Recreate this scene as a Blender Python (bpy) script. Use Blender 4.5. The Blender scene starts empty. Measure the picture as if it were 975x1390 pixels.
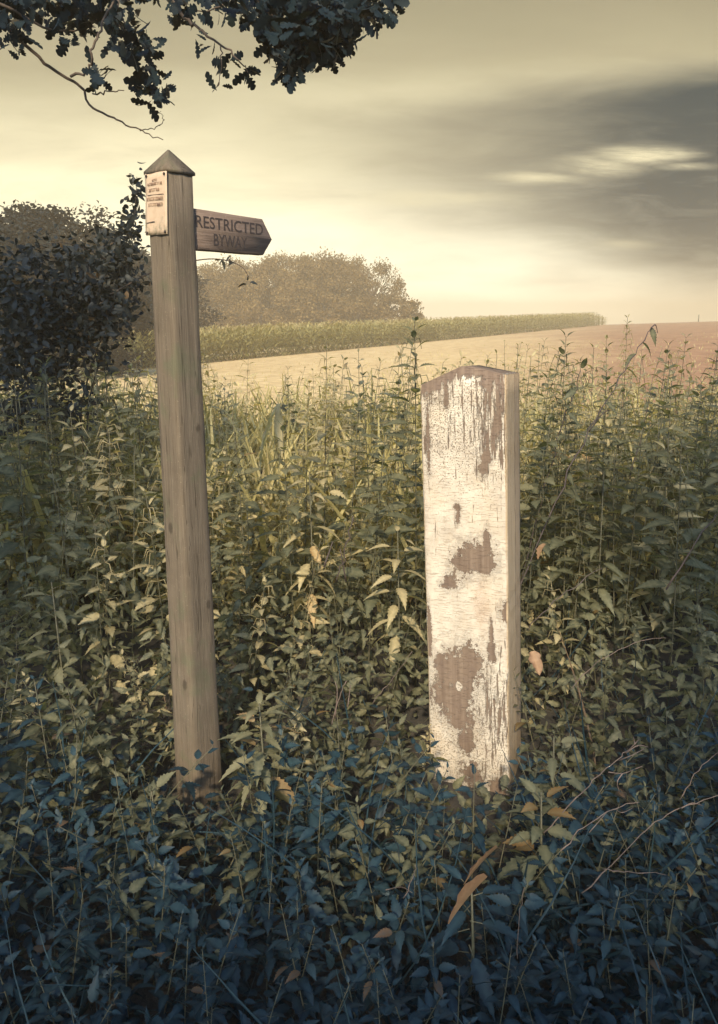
import bpy, math, random
import numpy as np
from mathutils import Vector, Matrix, Quaternion

random.seed(7)
rng = np.random.default_rng(7)
SC = bpy.context.scene
COL = SC.collection
PI = math.pi
rad = math.radians

# ------------------------------------------------------------------ camera
FPX, CX, CY, EYE = 1010.0, 487.5, 650.0, 1.55
PITCH = math.atan((CY - 440.0) / FPX)
cam_d = bpy.data.cameras.new('camera')
cam = bpy.data.objects.new('camera', cam_d)
COL.objects.link(cam)
SC.camera = cam
cam.location = (0, 0, EYE)
cam.rotation_euler = (PI / 2 - PITCH, 0, 0)
cam_d.sensor_fit = 'VERTICAL'
cam_d.sensor_height = 36.0
cam_d.sensor_width = 36.0
cam_d.lens = FPX / 1390.0 * 36.0
cam_d.shift_y = -45.0 / 1390.0
cam_d.clip_start = 0.02
cam_d.clip_end = 3000
cp, sp = math.cos(PITCH), math.sin(PITCH)


def ray(px, py):
    xc, yc = (px - CX) / FPX, (CY - py) / FPX
    return Vector((xc, cp + yc * sp, -sp + yc * cp))


def at(px, py, Y):
    """point of the place at distance Y ahead that lies in that direction"""
    r = ray(px, py)
    return Vector((0, 0, EYE)) + r * (Y / r.y)


# ------------------------------------------------------------------ helpers
def tag(o, label=None, cat=None, group=None, kind=None):
    if label: o['label'] = label
    if cat: o['category'] = cat
    if group: o['group'] = group
    if kind: o['kind'] = kind
    return o


def empty(name, loc=(0, 0, 0), rz=0.0):
    o = bpy.data.objects.new(name, None)
    o.empty_display_size = 0.1
    COL.objects.link(o)
    o.location = loc
    o.rotation_euler = (0, 0, rz)
    return o


def rot_basis(d, up=(0, 0, 1)):
    d = Vector(d).normalized()
    u = Vector(up)
    if abs(d.dot(u)) > 0.98: u = Vector((1, 0, 0))
    s = d.cross(u).normalized()
    return d, s, s.cross(d).normalized()


class MB:
    """collects geometry; build() links it as one mesh object"""
    def __init__(self):
        self.v, self.t, self.f, self.n = [], [], [], 0

    def add(self, V, F, tint=(0.5, 0.0, 0.0)):
        V = np.asarray(V, dtype=np.float32).reshape(-1, 3)
        k = len(V)
        self.v.append(V)
        T = np.empty((k, 3), np.float32)
        T[:] = np.asarray(tint, np.float32)
        self.t.append(T)
        for f in F: self.f.append(np.asarray(f, np.int64) + self.n)
        self.n += k

    def scatter(self, TV, TF, P, B, tone, tintT=None):
        """copies of a template: P (n,3) places, B (n,3,3) columns = axes already scaled, tone (n,)"""
        TV = np.asarray(TV, np.float32)
        n, k = len(P), len(TV)
        if n == 0: return
        V = np.einsum('nij,kj->nki', B, TV) + np.asarray(P)[:, None, :]
        self.v.append(V.reshape(-1, 3).astype(np.float32))
        T = np.zeros((n, k, 3), np.float32)
        T[:, :, 0] = np.asarray(tone)[:, None]
        if tintT is not None: T[:, :, 1] = np.asarray(tintT, np.float32)[None, :]
        self.t.append(T.reshape(-1, 3))
        for i in range(n):
            off = self.n + i * k
            for f in TF: self.f.append(np.asarray(f, np.int64) + off)
        self.n += n * k

    def tube(self, pts, radii, sides=6, tone=0.5, cap=True):
        pts = [Vector(p) for p in pts]
        if not hasattr(radii, '__len__'): radii = [radii] * len(pts)
        V, F = [], []
        s = None
        for i, p in enumerate(pts):
            d = (pts[min(i + 1, len(pts) - 1)] - pts[max(i - 1, 0)]).normalized()
            if s is None:
                d, s, u = rot_basis(d)
            else:
                s = (s - d * s.dot(d)).normalized()
                u = s.cross(d)
            for k in range(sides):
                a = 2 * PI * k / sides
                V.append(p + (s * math.cos(a) + u * math.sin(a)) * radii[i])
        for i in range(len(pts) - 1):
            for k in range(sides):
                k2 = (k + 1) % sides
                F.append((i * sides + k, i * sides + k2, (i + 1) * sides + k2, (i + 1) * sides + k))
        if cap:
            F.append(tuple(range(sides))[::-1])
            F.append(tuple((len(pts) - 1) * sides + k for k in range(sides)))
        self.add([tuple(v) for v in V], F, (tone, 0, 0))

    def mesh(self, name, mat, smooth=False):
        me = bpy.data.meshes.new(name)
        V = np.concatenate(self.v) if self.v else np.zeros((0, 3), np.float32)
        T = np.concatenate(self.t) if self.t else np.zeros((0, 3), np.float32)
        lens = np.array([len(f) for f in self.f], np.int32)
        loops = np.concatenate(self.f).astype(np.int32)
        starts = np.concatenate(([0], np.cumsum(lens)[:-1])).astype(np.int32)
        me.vertices.add(len(V)); me.vertices.foreach_set('co', V.ravel())
        me.loops.add(len(loops)); me.loops.foreach_set('vertex_index', loops)
        me.polygons.add(len(lens)); me.polygons.foreach_set('loop_start', starts)
        me.polygons.foreach_set('loop_total', lens)
        a = me.attributes.new('tint', 'FLOAT_COLOR', 'POINT')
        a.data.foreach_set('color', np.concatenate((T, np.ones((len(T), 1), np.float32)), 1).ravel())
        me.update(calc_edges=True)
        me.validate()
        if smooth: me.polygons.foreach_set('use_smooth', np.ones(len(lens), bool))
        if mat: me.materials.append(mat)
        return me

    def build(self, name, mat, parent=None, smooth=False):
        o = bpy.data.objects.new(name, self.mesh(name, mat, smooth))
        COL.objects.link(o)
        if parent: o.parent = parent
        return o


def link(name, me, parent=None):
    o = bpy.data.objects.new(name, me)
    COL.objects.link(o)
    if parent: o.parent = parent
    return o


def copy_thing(t, loc, rz, scale=1.0, tilt=(0, 0)):
    c = t.copy()
    COL.objects.link(c)
    c.location = loc
    c.rotation_euler = (tilt[0], tilt[1], rz)
    c.scale = (scale,) * 3
    for ch in list(t.children):
        d = ch.copy()
        COL.objects.link(d)
        d.parent = c
    return c


def spline(pts, n=8):
    """smooth curve through points"""
    P = [Vector(p) for p in pts]
    P = [P[0] * 2 - P[1]] + P + [P[-1] * 2 - P[-2]]
    out = []
    for i in range(1, len(P) - 2):
        for k in range(n):
            t = k / n
            a, b, c, d = P[i - 1], P[i], P[i + 1], P[i + 2]
            out.append(0.5 * ((2 * b) + (c - a) * t + (2 * a - 5 * b + 4 * c - d) * t * t + (3 * b - a - 3 * c + d) * t ** 3))
    out.append(P[-2])
    return out


def clear_of_feet(x, y, z):
    a = (y < SB.y + .02) & (np.abs(x - SB.x * y / SB.y) < .11) & (z > 1.55 * (1 - y / SB.y) + .03)
    b_ = (y < WB.y + .02) & (np.abs(x - WB.x * y / WB.y) < .19) & (z > 1.55 * (1 - y / WB.y) + .16)
    return ~(a | b_)


def lerp_r(r0, r1, n): return [r0 + (r1 - r0) * i / (n - 1) for i in range(n)]


# ------------------------------------------------------------------ node helpers
class NT:
    def __init__(self, tree):
        self.t, self.n, self.l = tree, tree.nodes, tree.links

    def new(self, kind, **kw):
        x = self.n.new(kind)
        for k, v in kw.items(): setattr(x, k, v)
        return x

    def put(self, sock, val):
        if isinstance(val, bpy.types.NodeSocket): self.l.new(val, sock)
        elif isinstance(val, (tuple, list)) and len(val) == 3 and len(getattr(sock, 'default_value', (0, 0, 0))) == 4:
            sock.default_value = (*val, 1)
        else: sock.default_value = val

    def m(self, op, a, b=0.0, c=0.0, clamp=False):
        x = self.new('ShaderNodeMath', operation=op, use_clamp=clamp)
        self.put(x.inputs[0], a); self.put(x.inputs[1], b); self.put(x.inputs[2], c)
        return x.outputs[0]

    def sm(self, v, a, b, lo=0.0, hi=1.0):
        x = self.new('ShaderNodeMapRange', interpolation_type='SMOOTHSTEP')
        self.put(x.inputs[0], v)
        for i, q in enumerate((a, b, lo, hi)): self.put(x.inputs[1 + i], q)
        return x.outputs[0]

    def mix(self, f, a, b, blend='MIX'):
        x = self.new('ShaderNodeMix', data_type='RGBA', blend_type=blend)
        self.put(x.inputs[0], f); self.put(x.inputs[6], a); self.put(x.inputs[7], b)
        return x.outputs[2]

    def noise(self, vec, scale=5.0, detail=4.0, rough=0.55, dist=0.0):
        x = self.new('ShaderNodeTexNoise')
        if vec is not None: self.l.new(vec, x.inputs['Vector'])
        x.inputs['Scale'].default_value = scale
        x.inputs['Detail'].default_value = detail
        x.inputs['Roughness'].default_value = rough
        x.inputs['Distortion'].default_value = dist
        return x.outputs[0]

    def scale(self, vec, s):
        x = self.new('ShaderNodeVectorMath', operation='MULTIPLY')
        self.put(x.inputs[0], vec); x.inputs[1].default_value = s
        return x.outputs[0]

    def ramp(self, f, stops):
        x = self.new('ShaderNodeValToRGB')
        e = x.color_ramp.elements
        while len(e) < len(stops): e.new(0.5)
        for i, (p, c) in enumerate(stops):
            e[i].position = p
            e[i].color = (*c, 1)
        self.put(x.inputs[0], f)
        return x.outputs[0]


def material(name):
    m = bpy.data.materials.new(name)
    m.use_nodes = True
    t = NT(m.node_tree)
    b = m.node_tree.nodes['Principled BSDF']
    return m, t, b


def bump(t, b, h, strength=0.5, dist=0.002):
    x = t.new('ShaderNodeBump')
    x.inputs['Strength'].default_value = strength
    x.inputs['Distance'].default_value = dist
    t.l.new(h, x.inputs['Height'])
    t.l.new(x.outputs[0], b.inputs['Normal'])


def leaf_mat(name, dark, mid, light, odd, trans=0.35, rough=0.55, vein=0.25, odd_at=0.955, spec=0.3):
    """dark..light by the tone of each leaf, a few leaves yellow or brown, paler midrib"""
    m, t, b = material(name)
    a = t.new('ShaderNodeAttribute', attribute_name='tint')
    s = t.new('ShaderNodeSeparateColor'); t.l.new(a.outputs['Color'], s.inputs[0])
    col = t.ramp(s.outputs[0], [(0.0, dark), (0.5, mid), (0.93, light), (odd_at, odd)])
    oi = t.new('ShaderNodeObjectInfo')
    col = t.mix(t.m('MULTIPLY', oi.outputs['Random'], 0.35), col, tuple(c * 0.6 for c in mid))
    tc = t.new('ShaderNodeTexCoord')
    nz = t.noise(tc.outputs['Object'], 60, 3)
    col = t.mix(t.sm(nz, 0.35, 0.75, 0.0, 0.35), col, tuple(c * 1.5 for c in light))
    if vein: col = t.mix(t.m('MULTIPLY', s.outputs[1], vein), col, tuple(min(1, c * 1.9) for c in light))
    t.l.new(col, b.inputs['Base Color'])
    b.inputs['Roughness'].default_value = rough
    b.inputs['Specular IOR Level'].default_value = spec
    tr = t.new('ShaderNodeBsdfTranslucent')
    t.l.new(t.mix(1.0, col, (1.25, 1.15, 0.5), 'MULTIPLY'), tr.inputs['Color'])
    mx = t.new('ShaderNodeMixShader'); mx.inputs[0].default_value = trans
    t.l.new(b.outputs[0], mx.inputs[1]); t.l.new(tr.outputs[0], mx.inputs[2])
    t.l.new(mx.outputs[0], t.n['Material Output'].inputs['Surface'])
    return m


def bark_mat(name, c1, c2, scale=18.0):
    m, t, b = material(name)
    tc = t.new('ShaderNodeTexCoord')
    n = t.noise(t.scale(tc.outputs['Object'], (1, 1, 0.25)), scale, 5, 0.65)
    t.l.new(t.ramp(n, [(0.3, c1), (0.7, c2)]), b.inputs['Base Color'])
    b.inputs['Roughness'].default_value = 0.9
    bump(t, b, n, 0.6, 0.01)
    return m


M = {}
M['nettle'] = leaf_mat('nettle_leaf', (0.062, 0.078, 0.056), (0.125, 0.138, 0.086), (0.24, 0.23, 0.135), (0.34, 0.19, 0.07), trans=0.55)
M['pale_leaf'] = leaf_mat('pale_weed_leaf', (0.19, 0.17, 0.092), (0.35, 0.30, 0.16), (0.52, 0.44, 0.25), (0.42, 0.25, 0.10), trans=0.45)
M['under_leaf'] = leaf_mat('undergrowth_leaf', (0.042, 0.058, 0.045), (0.16, 0.166, 0.10), (0.33, 0.30, 0.17), (0.36, 0.23, 0.11), trans=0.5, vein=0.15)
M['shade_tinted_leaf'] = leaf_mat('shade_tinted_leaf', (0.004, 0.016, 0.028), (0.010, 0.030, 0.042), (0.030, 0.058, 0.064), (0.20, 0.11, 0.05), trans=0.25)  # foreground shade and its navy cast are put into this leaf colour
M['brown_leaf'] = leaf_mat('withered_leaf', (0.13, 0.075, 0.045), (0.20, 0.115, 0.065), (0.28, 0.18, 0.10), (0.32, 0.22, 0.13), trans=0.25, vein=0.4)
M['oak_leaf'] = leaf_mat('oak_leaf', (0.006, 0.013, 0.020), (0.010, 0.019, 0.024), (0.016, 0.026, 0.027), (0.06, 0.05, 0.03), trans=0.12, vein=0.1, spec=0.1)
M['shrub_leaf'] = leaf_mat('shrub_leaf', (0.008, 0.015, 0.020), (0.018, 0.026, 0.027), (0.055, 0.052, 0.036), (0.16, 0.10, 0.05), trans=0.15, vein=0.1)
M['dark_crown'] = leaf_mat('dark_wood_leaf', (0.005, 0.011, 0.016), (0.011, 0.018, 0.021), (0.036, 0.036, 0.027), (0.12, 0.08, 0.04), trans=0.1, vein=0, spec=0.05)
M['warm_crown'] = leaf_mat('hedgerow_leaf', (0.05, 0.032, 0.015), (0.115, 0.076, 0.032), (0.27, 0.185, 0.07), (0.30, 0.21, 0.09), trans=0.2, vein=0, spec=0.05)
M['maize'] = leaf_mat('maize_leaf', (0.11, 0.105, 0.04), (0.26, 0.235, 0.085), (0.44, 0.39, 0.16), (0.45, 0.36, 0.17), trans=0.4, vein=0)
M['grass'] = leaf_mat('grass_blade', (0.18, 0.175, 0.075), (0.36, 0.32, 0.14), (0.56, 0.48, 0.23), (0.46, 0.38, 0.2), trans=0.4, vein=0)
M['stem'] = leaf_mat('green_stem', (0.05, 0.055, 0.035), (0.09, 0.085, 0.05), (0.14, 0.12, 0.07), (0.2, 0.13, 0.08), trans=0.05, vein=0)
M['dead_stem'] = leaf_mat('dead_stalk', (0.08, 0.058, 0.046), (0.13, 0.095, 0.075), (0.19, 0.14, 0.11), (0.22, 0.16, 0.12), trans=0.0, vein=0)
M['dark_stem'] = leaf_mat('dark_stalk', (0.035, 0.028, 0.028), (0.055, 0.042, 0.04), (0.08, 0.06, 0.05), (0.1, 0.07, 0.06), trans=0.0, vein=0)
M['bark'] = bark_mat('bark', (0.02, 0.018, 0.018), (0.06, 0.05, 0.04))
M['twig_bark'] = bark_mat('twig_bark', (0.05, 0.036, 0.026), (0.11, 0.08, 0.055), 60)

# ------------------------------------------------------------------ terrain
def sstep(a, b, v):
    t = min(1.0, max(0.0, (v - a) / (b - a)))
    return t * t * (3 - 2 * t)


def ground_z(x, y):
    s = sstep(5.0, 40.0, y)
    xx = x if x < 44 else 44 + (x - 44) * 0.55
    xx = max(xx, -40)
    z = s * (0.0546 * xx - 0.0075 * y)
    if y > 150: z -= 0.0006 * (y - 150) ** 2 if y < 230 else 3.84 + (y - 230) * 0.09
    return z


def sheet(name, mat, xs, ys, dz, keep=None):
    V = [(x, y, ground_z(x, y) + dz + 0.012 * math.sin(x * 3.1 + y * 1.7) * (1 if y > 8 else 0)) for y in ys for x in xs]
    nx = len(xs)
    F = []
    for j in range(len(ys) - 1):
        for i in range(nx - 1):
            cx, cy = (xs[i] + xs[i + 1]) / 2, (ys[j] + ys[j + 1]) / 2
            if keep is None or keep(cx, cy):
                F.append((j * nx + i, j * nx + i + 1, (j + 1) * nx + i + 1, (j + 1) * nx + i))
    b = MB(); b.add(V, F)
    return b.build(name, mat, None, True)


m, t, b = material('hedge_bank_soil')
tc = t.new('ShaderNodeTexCoord')
n = t.noise(tc.outputs['Object'], 9, 6, 0.65)
t.l.new(t.ramp(n, [(0.3, (0.022, 0.022, 0.02)), (0.7, (0.06, 0.05, 0.036))]), b.inputs['Base Color'])
b.inputs['Roughness'].default_value = 1
bump(t, b, n, 0.7, 0.03)
M['soil'] = m
m, t, b = material('stubble_field')
tc = t.new('ShaderNodeTexCoord')
P = tc.outputs['Object']
n1 = t.noise(t.scale(P, (1, 0.35, 1)), 1.6, 6, 0.65)
n2 = t.noise(P, 0.06, 4, 0.6)
n3 = t.noise(t.scale(P, (0.25, 1.0, 1)), 7, 4, 0.7)
wv = t.new('ShaderNodeTexWave', wave_type='BANDS', bands_direction='X')
mpv = t.new('ShaderNodeMapping'); t.l.new(P, mpv.inputs[0]); mpv.inputs['Rotation'].default_value = (0, 0, math.atan2(90, 56.5) - PI / 2)
t.l.new(mpv.outputs[0], wv.inputs['Vector']); wv.inputs['Scale'].default_value = 0.55; wv.inputs['Distortion'].default_value = 2.5; wv.inputs['Detail'].default_value = 3
sepx = t.new('ShaderNodeSeparateXYZ'); t.l.new(P, sepx.inputs[0])
# pale straw tone on the near left, shifting to red-brown toward the right of the field
side = t.m('ADD', t.m('DIVIDE', sepx.outputs[0], t.m('MAXIMUM', sepx.outputs[1], 1.0)), t.m('MULTIPLY', t.m('SUBTRACT', n2, 0.5), 0.35))
soil = t.sm(side, 0.10, 0.40)
pale = t.ramp(n1, [(0.28, (0.42, 0.295, 0.125)), (0.5, (0.57, 0.415, 0.185)), (0.75, (0.68, 0.525, 0.26))])
red = t.ramp(n1, [(0.28, (0.17, 0.080, 0.034)), (0.5, (0.27, 0.132, 0.058)), (0.75, (0.36, 0.20, 0.095))])
col = t.mix(soil, pale, red)
col = t.mix(t.m('MULTIPLY', wv.outputs[1], 0.28), col, (0.27, 0.165, 0.09))
col = t.mix(t.sm(n3, 0.52, 0.7, 0, 0.4), col, (0.22, 0.15, 0.075))
t.l.new(col, b.inputs['Base Color'])
b.inputs['Roughness'].default_value = 1
bump(t, b, n1, 0.6, 0.08)
M['field'] = m

xs = [-400, -250, -160, -110, -80, -60] + [(-48 + 3 * i) for i in range(44)] + [90, 100, 115, 140, 180, 250, 400]
ys = [-60, -20, -8, -3, 0, 1, 2, 3, 4, 5, 6, 7, 8, 9, 10.5, 12, 14, 16.5, 19, 22, 26, 30, 35, 40, 46, 52, 60, 68, 77, 87, 98, 110, 122, 134, 142, 150, 158, 166, 176, 190, 210, 230, 300, 420]
tag(sheet('ground', M['soil'], xs, ys, 0.0), kind='structure')
tag(sheet('field', M['field'], xs, [y for y in ys if 9 <= y <= 230], 0.03), kind='structure')

# ------------------------------------------------------------------ templates for leaves
def nettle_leaf(width=0.30, droop=0.28, fold=0.35, nseg=7):
    """toothed pointed leaf along +X, length 1"""
    prof = lambda s: width * (math.sin(PI * min(1, s ** 0.62)) ** 0.9) * (1.0 if s < 0.5 else 1 - 0.25 * (s - 0.5) * 2)
    V, F, vein = [], [], []
    z = lambda s: 0.10 * s - droop * s * s
    for i in range(nseg + 1):
        s = i / nseg
        V.append((s, 0, z(s))); vein.append(1)
    L, R = {}, {}
    for side, D in ((1, L), (-1, R)):
        for i in range(nseg):
            for k, (ds, w) in enumerate(((0.05, 0.80), (0.75, 1.08))):
                s = (i + ds) / nseg
                h = prof(max(0.02, min(0.98, s))) * w
                D[(i, k)] = len(V)
                V.append((s + (0.02 if k else 0), side * h, z(s) + fold * h * 0.55)); vein.append(0.0)
        for i in range(nseg):
            nxt = D[(i + 1, 0)] if i + 1 < nseg else nseg
            f = [i, D[(i, 0)], D[(i, 1)], nxt] + ([i + 1] if i + 1 < nseg else [])
            F.append(tuple(f) if side < 0 else tuple(f[::-1]))
    return V, F, vein


def blade(width=0.12, droop=0.5, nseg=5, fold=0.2, curl=0.0):
    V, F = [], []
    for i in range(nseg + 1):
        s = i / nseg
        w = width * (math.sin(PI * min(1, 0.12 + 0.88 * s ** 0.8)) ** 0.7) if i < nseg else 0.004
        zz = 0.25 * s - droop * s * s
        V += [(s, -w, zz + fold * w), (s, 0, zz), (s, w, zz + fold * w)]
    for i in range(nseg):
        for k in (0, 1):
            F.append((3 * i + k, 3 * i + k + 1, 3 * i + 4 + k, 3 * i + 3 + k))
    return V, F, [0, 1, 0] * (nseg + 1)


def oak_leaf():
    out = [(0, 0.015), (0.10, 0.05), (0.20, 0.15), (0.27, 0.16), (0.31, 0.09), (0.40, 0.22), (0.48, 0.25), (0.52, 0.13), (0.62, 0.27), (0.71, 0.28), (0.74, 0.15), (0.84, 0.2), (0.92, 0.16), (0.97, 0.06)]
    V, F, vein = [], [], []
    n = len(out)
    for s, w in out:
        z = 0.08 * s - 0.2 * s * s
        V += [(s, 0, z), (s, w, z + 0.25 * w - 0.5 * w * w), (s, -w, z + 0.25 * w - 0.5 * w * w)]
        vein += [1, 0, 0]
    V.append((1.0, 0, -0.12)); vein.append(0.3)
    for i in range(n - 1):
        a, b_ = 3 * i, 3 * (i + 1)
        F += [(a, b_, b_ + 1, a + 1), (a, a + 2, b_ + 2, b_)]
    a = 3 * (n - 1)
    F += [(a, 3 * n, a + 1), (a, a + 2, 3 * n)]
    return V, F, vein


def card(bend=0.25):
    """simple bent leaf of four faces, for small or far leaves"""
    V = [(0, 0, 0), (0.45, -0.33, 0.06), (0.5, 0, -0.02), (0.45, 0.33, 0.06), (1, 0, -bend)]
    return V, [(0, 1, 2), (0, 2, 3), (1, 4, 2), (2, 4, 3)], [0.5, 0, 1, 0, 0.3]


NL, NLS, CARD, OAK = nettle_leaf(0.25, 0.32, 0.4), nettle_leaf(0.22, 0.2, 0.4, 5), card(), oak_leaf()
NARC = ([(a * 1.0, c_ * 0.62, d_) for a, c_, d_ in CARD[0]], CARD[1], CARD[2])
OVATE = blade(0.26, 0.35, 4, 0.3)
NARROW, GRASS = blade(0.14, 0.45, 5), blade(0.018, 0.55, 5, 0.1)


def basis_dir(d, roll=0.0, scale=1.0):
    d, s, u = rot_basis(d)
    # local x = along, y = side, z = up
    y, z = -s, u
    c, q = math.cos(roll), math.sin(roll)
    y, z = y * c + z * q, z * c - y * q
    return np.array([[d.x, y.x, z.x], [d.y, y.y, z.y], [d.z, y.z, z.z]]) * scale


def rand_bases(n, size, up_bias=0.0, droop=0.0, seed=None):
    """n random leaf bases, facing mostly up with up_bias"""
    r = rng if seed is None else np.random.default_rng(seed)
    d = r.normal(size=(n, 3)); d[:, 2] = d[:, 2] * (1 - up_bias) - droop
    d /= np.linalg.norm(d, axis=1, keepdims=True) + 1e-9
    u = r.normal(size=(n, 3)) * (1 - up_bias); u[:, 2] += up_bias * 1.5
    y = np.cross(u, d); y /= np.linalg.norm(y, axis=1, keepdims=True) + 1e-9
    z = np.cross(d, y)
    B = np.stack([d, y, z], axis=2)
    sz = size * r.uniform(0.65, 1.35, size=n)
    return B * sz[:, None, None]


def tones(n, mean=0.45, sd=0.22, odd=0.01):
    q = np.clip(rng.normal(mean, sd, n), 0.0, 0.93)
    q[rng.random(n) < odd] = 1.0
    return q


# ------------------------------------------------------------------ signpost
WOODS = {}


def wood_mat(name, dark, mid, light, green=0.0, splits=0.7):
    m, t, b = material(name)
    tc = t.new('ShaderNodeTexCoord')
    P = tc.outputs['Object']
    g = t.noise(t.scale(P, (60, 60, 2.2)), 2.2, 8, 0.72, 0.5)
    fine = t.noise(t.scale(P, (90, 90, 3.0)), 4, 4, 0.7)
    blot = t.noise(P, 7, 5, 0.6)
    speck = t.noise(P, 160, 2, 0.6)
    col = t.ramp(g, [(0.30, dark), (0.5, mid), (0.70, light)])
    col = t.mix(t.sm(blot, 0.42, 0.72, 0, 0.55), col, tuple(c * (0.62 if splits > .5 else .82) for c in mid))
    col = t.mix(t.sm(fine, 0.6, 0.72, 0, 0.5), col, tuple(c * 0.55 for c in dark))
    col = t.mix(t.sm(speck, 0.64, 0.72, 0, 0.45), col, tuple(min(1, c * 1.4) for c in light))
    split = t.noise(t.scale(P, (38, 38, 0.9)), 1.3, 3, 0.5, 0.3)
    col = t.mix(t.sm(t.m('ABSOLUTE', t.m('SUBTRACT', split, 0.5)), 0.012, 0.004, 0, splits), col, tuple(c * 0.35 for c in dark))
    for (kx_, ky_, kz_) in ((-.05, .012, .95), (.02, -.055, 1.25), (-.055, -.02, .45), (.03, -.056, .7)):
        vd = t.new('ShaderNodeVectorMath', operation='SUBTRACT'); t.l.new(P, vd.inputs[0]); vd.inputs[1].default_value = (kx_, ky_, kz_)
        vl_ = t.new('ShaderNodeVectorMath', operation='LENGTH'); t.l.new(t.scale(vd.outputs[0], (1, 1, .6)), vl_.inputs[0])
        kd = t.m('ADD', vl_.outputs['Value'], t.m('MULTIPLY', t.m('SUBTRACT', t.noise(P, 40, 3), 0.5), .012))
        col = t.mix(t.sm(kd, .013, .007, 0, .75), col, tuple(c * .45 for c in dark))
    if green: col = t.mix(t.sm(t.noise(P, 11, 4), 0.5, 0.72, 0, green), col, (0.10, 0.105, 0.06))
    t.l.new(col, b.inputs['Base Color'])
    b.inputs['Roughness'].default_value = 0.88
    b.inputs['Specular IOR Level'].default_value = 0.2
    h = t.m('ADD', t.m('MULTIPLY', g, 0.7), t.m('MULTIPLY', fine, 0.5))
    bump(t, b, h, 0.75, 0.004)
    return m


M['sign_wood'] = wood_mat('weathered_oak', (0.105, 0.082, 0.056), (0.142, 0.112, 0.078), (0.18, 0.146, 0.103), 0.6)
M['letter'] = material('routed_letter_paint')[0]
M['letter'].node_tree.nodes['Principled BSDF'].inputs['Base Color'].default_value = (0.042, 0.031, 0.027, 1)
M['letter'].node_tree.nodes['Principled BSDF'].inputs['Roughness'].default_value = 0.9


def post_mesh(w0, w1, d0, d1, z0, z1, rings=14, seg=5, cap=None, jit=0.0012, seed=1, bev=0.006):
    """square-sawn post with softened uneven edges; cap(x,y) gives the height of the top above z1"""
    r = random.Random(seed)
    outl = []
    cs = [(-1, -1), (1, -1), (1, 1), (-1, 1)]
    V, F = [], []
    per = []
    for k in range(4):
        a, b_ = cs[k], cs[(k + 1) % 4]
        for i in range(seg + 1):
            f = i / seg
            per.append((a, b_, f))
    n = len(per)
    for j in range(rings + 1):
        f = j / rings
        z = z0 + (z1 - z0) * f
        w, d = (w0 + (w1 - w0) * f) / 2, (d0 + (d1 - d0) * f) / 2
        for (a, b_, q) in per:
            ax, ay, bx, by = a[0] * w, a[1] * d, b_[0] * w, b_[1] * d
            L = math.hypot(bx - ax, by - ay)
            e = bev / L
            q2 = e + (1 - 2 * e) * q
            x, y = ax + (bx - ax) * q2, ay + (by - ay) * q2
            V.append((x + r.uniform(-jit, jit), y + r.uniform(-jit, jit), z + (cap(x, y) if (cap and j == rings) else 0)))
    for j in range(rings):
        for k in range(n):
            k2 = (k + 1) % n
            F.append((j * n + k, j * n + k2, (j + 1) * n + k2, (j + 1) * n + k))
    top = rings * n
    V.append((0, 0, z1 + (cap(0, 0) if cap else 0)))
    c = len(V) - 1
    for k in range(n): F.append((top + k, top + (k + 1) % n, c))
    F.append(tuple(range(n))[::-1])
    return V, F


# base point on the ground
gr = ray(272, 1090); k = EYE / -gr.z
SB = Vector((gr.x * k, gr.y * k, 0))
SP_W = 0.1
top_pt = at(223, 236, SB.y)
SP_H = top_pt.z
ROT_S = rad(51)
sign = empty('fingerpost', SB, ROT_S)
tag(sign, 'tall weathered wooden signpost with one pointed arm, rising from the nettles', 'signpost')
bb = MB()
bb.add(*post_mesh(0.111, 0.092, 0.111, 0.092, -0.35, SP_H, 16, 5, lambda x, y: 0.001, 0.0017, 3))
post_o = bb.build('post', M['sign_wood'], sign)
# four-sided weathered cap
cb = MB()
h = 0.0495
cb.add([(-h, -h, SP_H - .004), (h, -h, SP_H - .004), (h, h, SP_H - .004), (-h, h, SP_H - .004),
        (-h, -h, SP_H + .004), (h, -h, SP_H + .004), (h, h, SP_H + .004), (-h, h, SP_H + .004),
        (-.002, -.002, SP_H + .062), (.002, -.002, SP_H + .062), (.002, .002, SP_H + .062), (-.002, .002, SP_H + .062)],
       [(0, 3, 2, 1), (0, 1, 5, 4), (1, 2, 6, 5), (2, 3, 7, 6), (3, 0, 4, 7), (4, 5, 9, 8), (5, 6, 10, 9), (6, 7, 11, 10), (7, 4, 8, 11), (8, 9, 10, 11)])
cb.build('post_cap', M['sign_wood'], sign)
# Local axes: -Y is the right-hand visible face after rotation, -X the left-hand one; the arm runs along +X from the +X side
armz0 = at(262, 338, SB.y).z
armz1 = at(262, 281, SB.y).z
AL, AT, AY = 0.34, 0.032, -0.018
ab = MB()
zb, zt, zm = armz0, armz1, (armz0 + armz1) / 2
out = [(0.040, zb), (AL - .02, zb + .003), (AL + 0.018, zm - .004), (AL - .02, zt - .002), (0.040, zt)]
r_ = random.Random(4)
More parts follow.
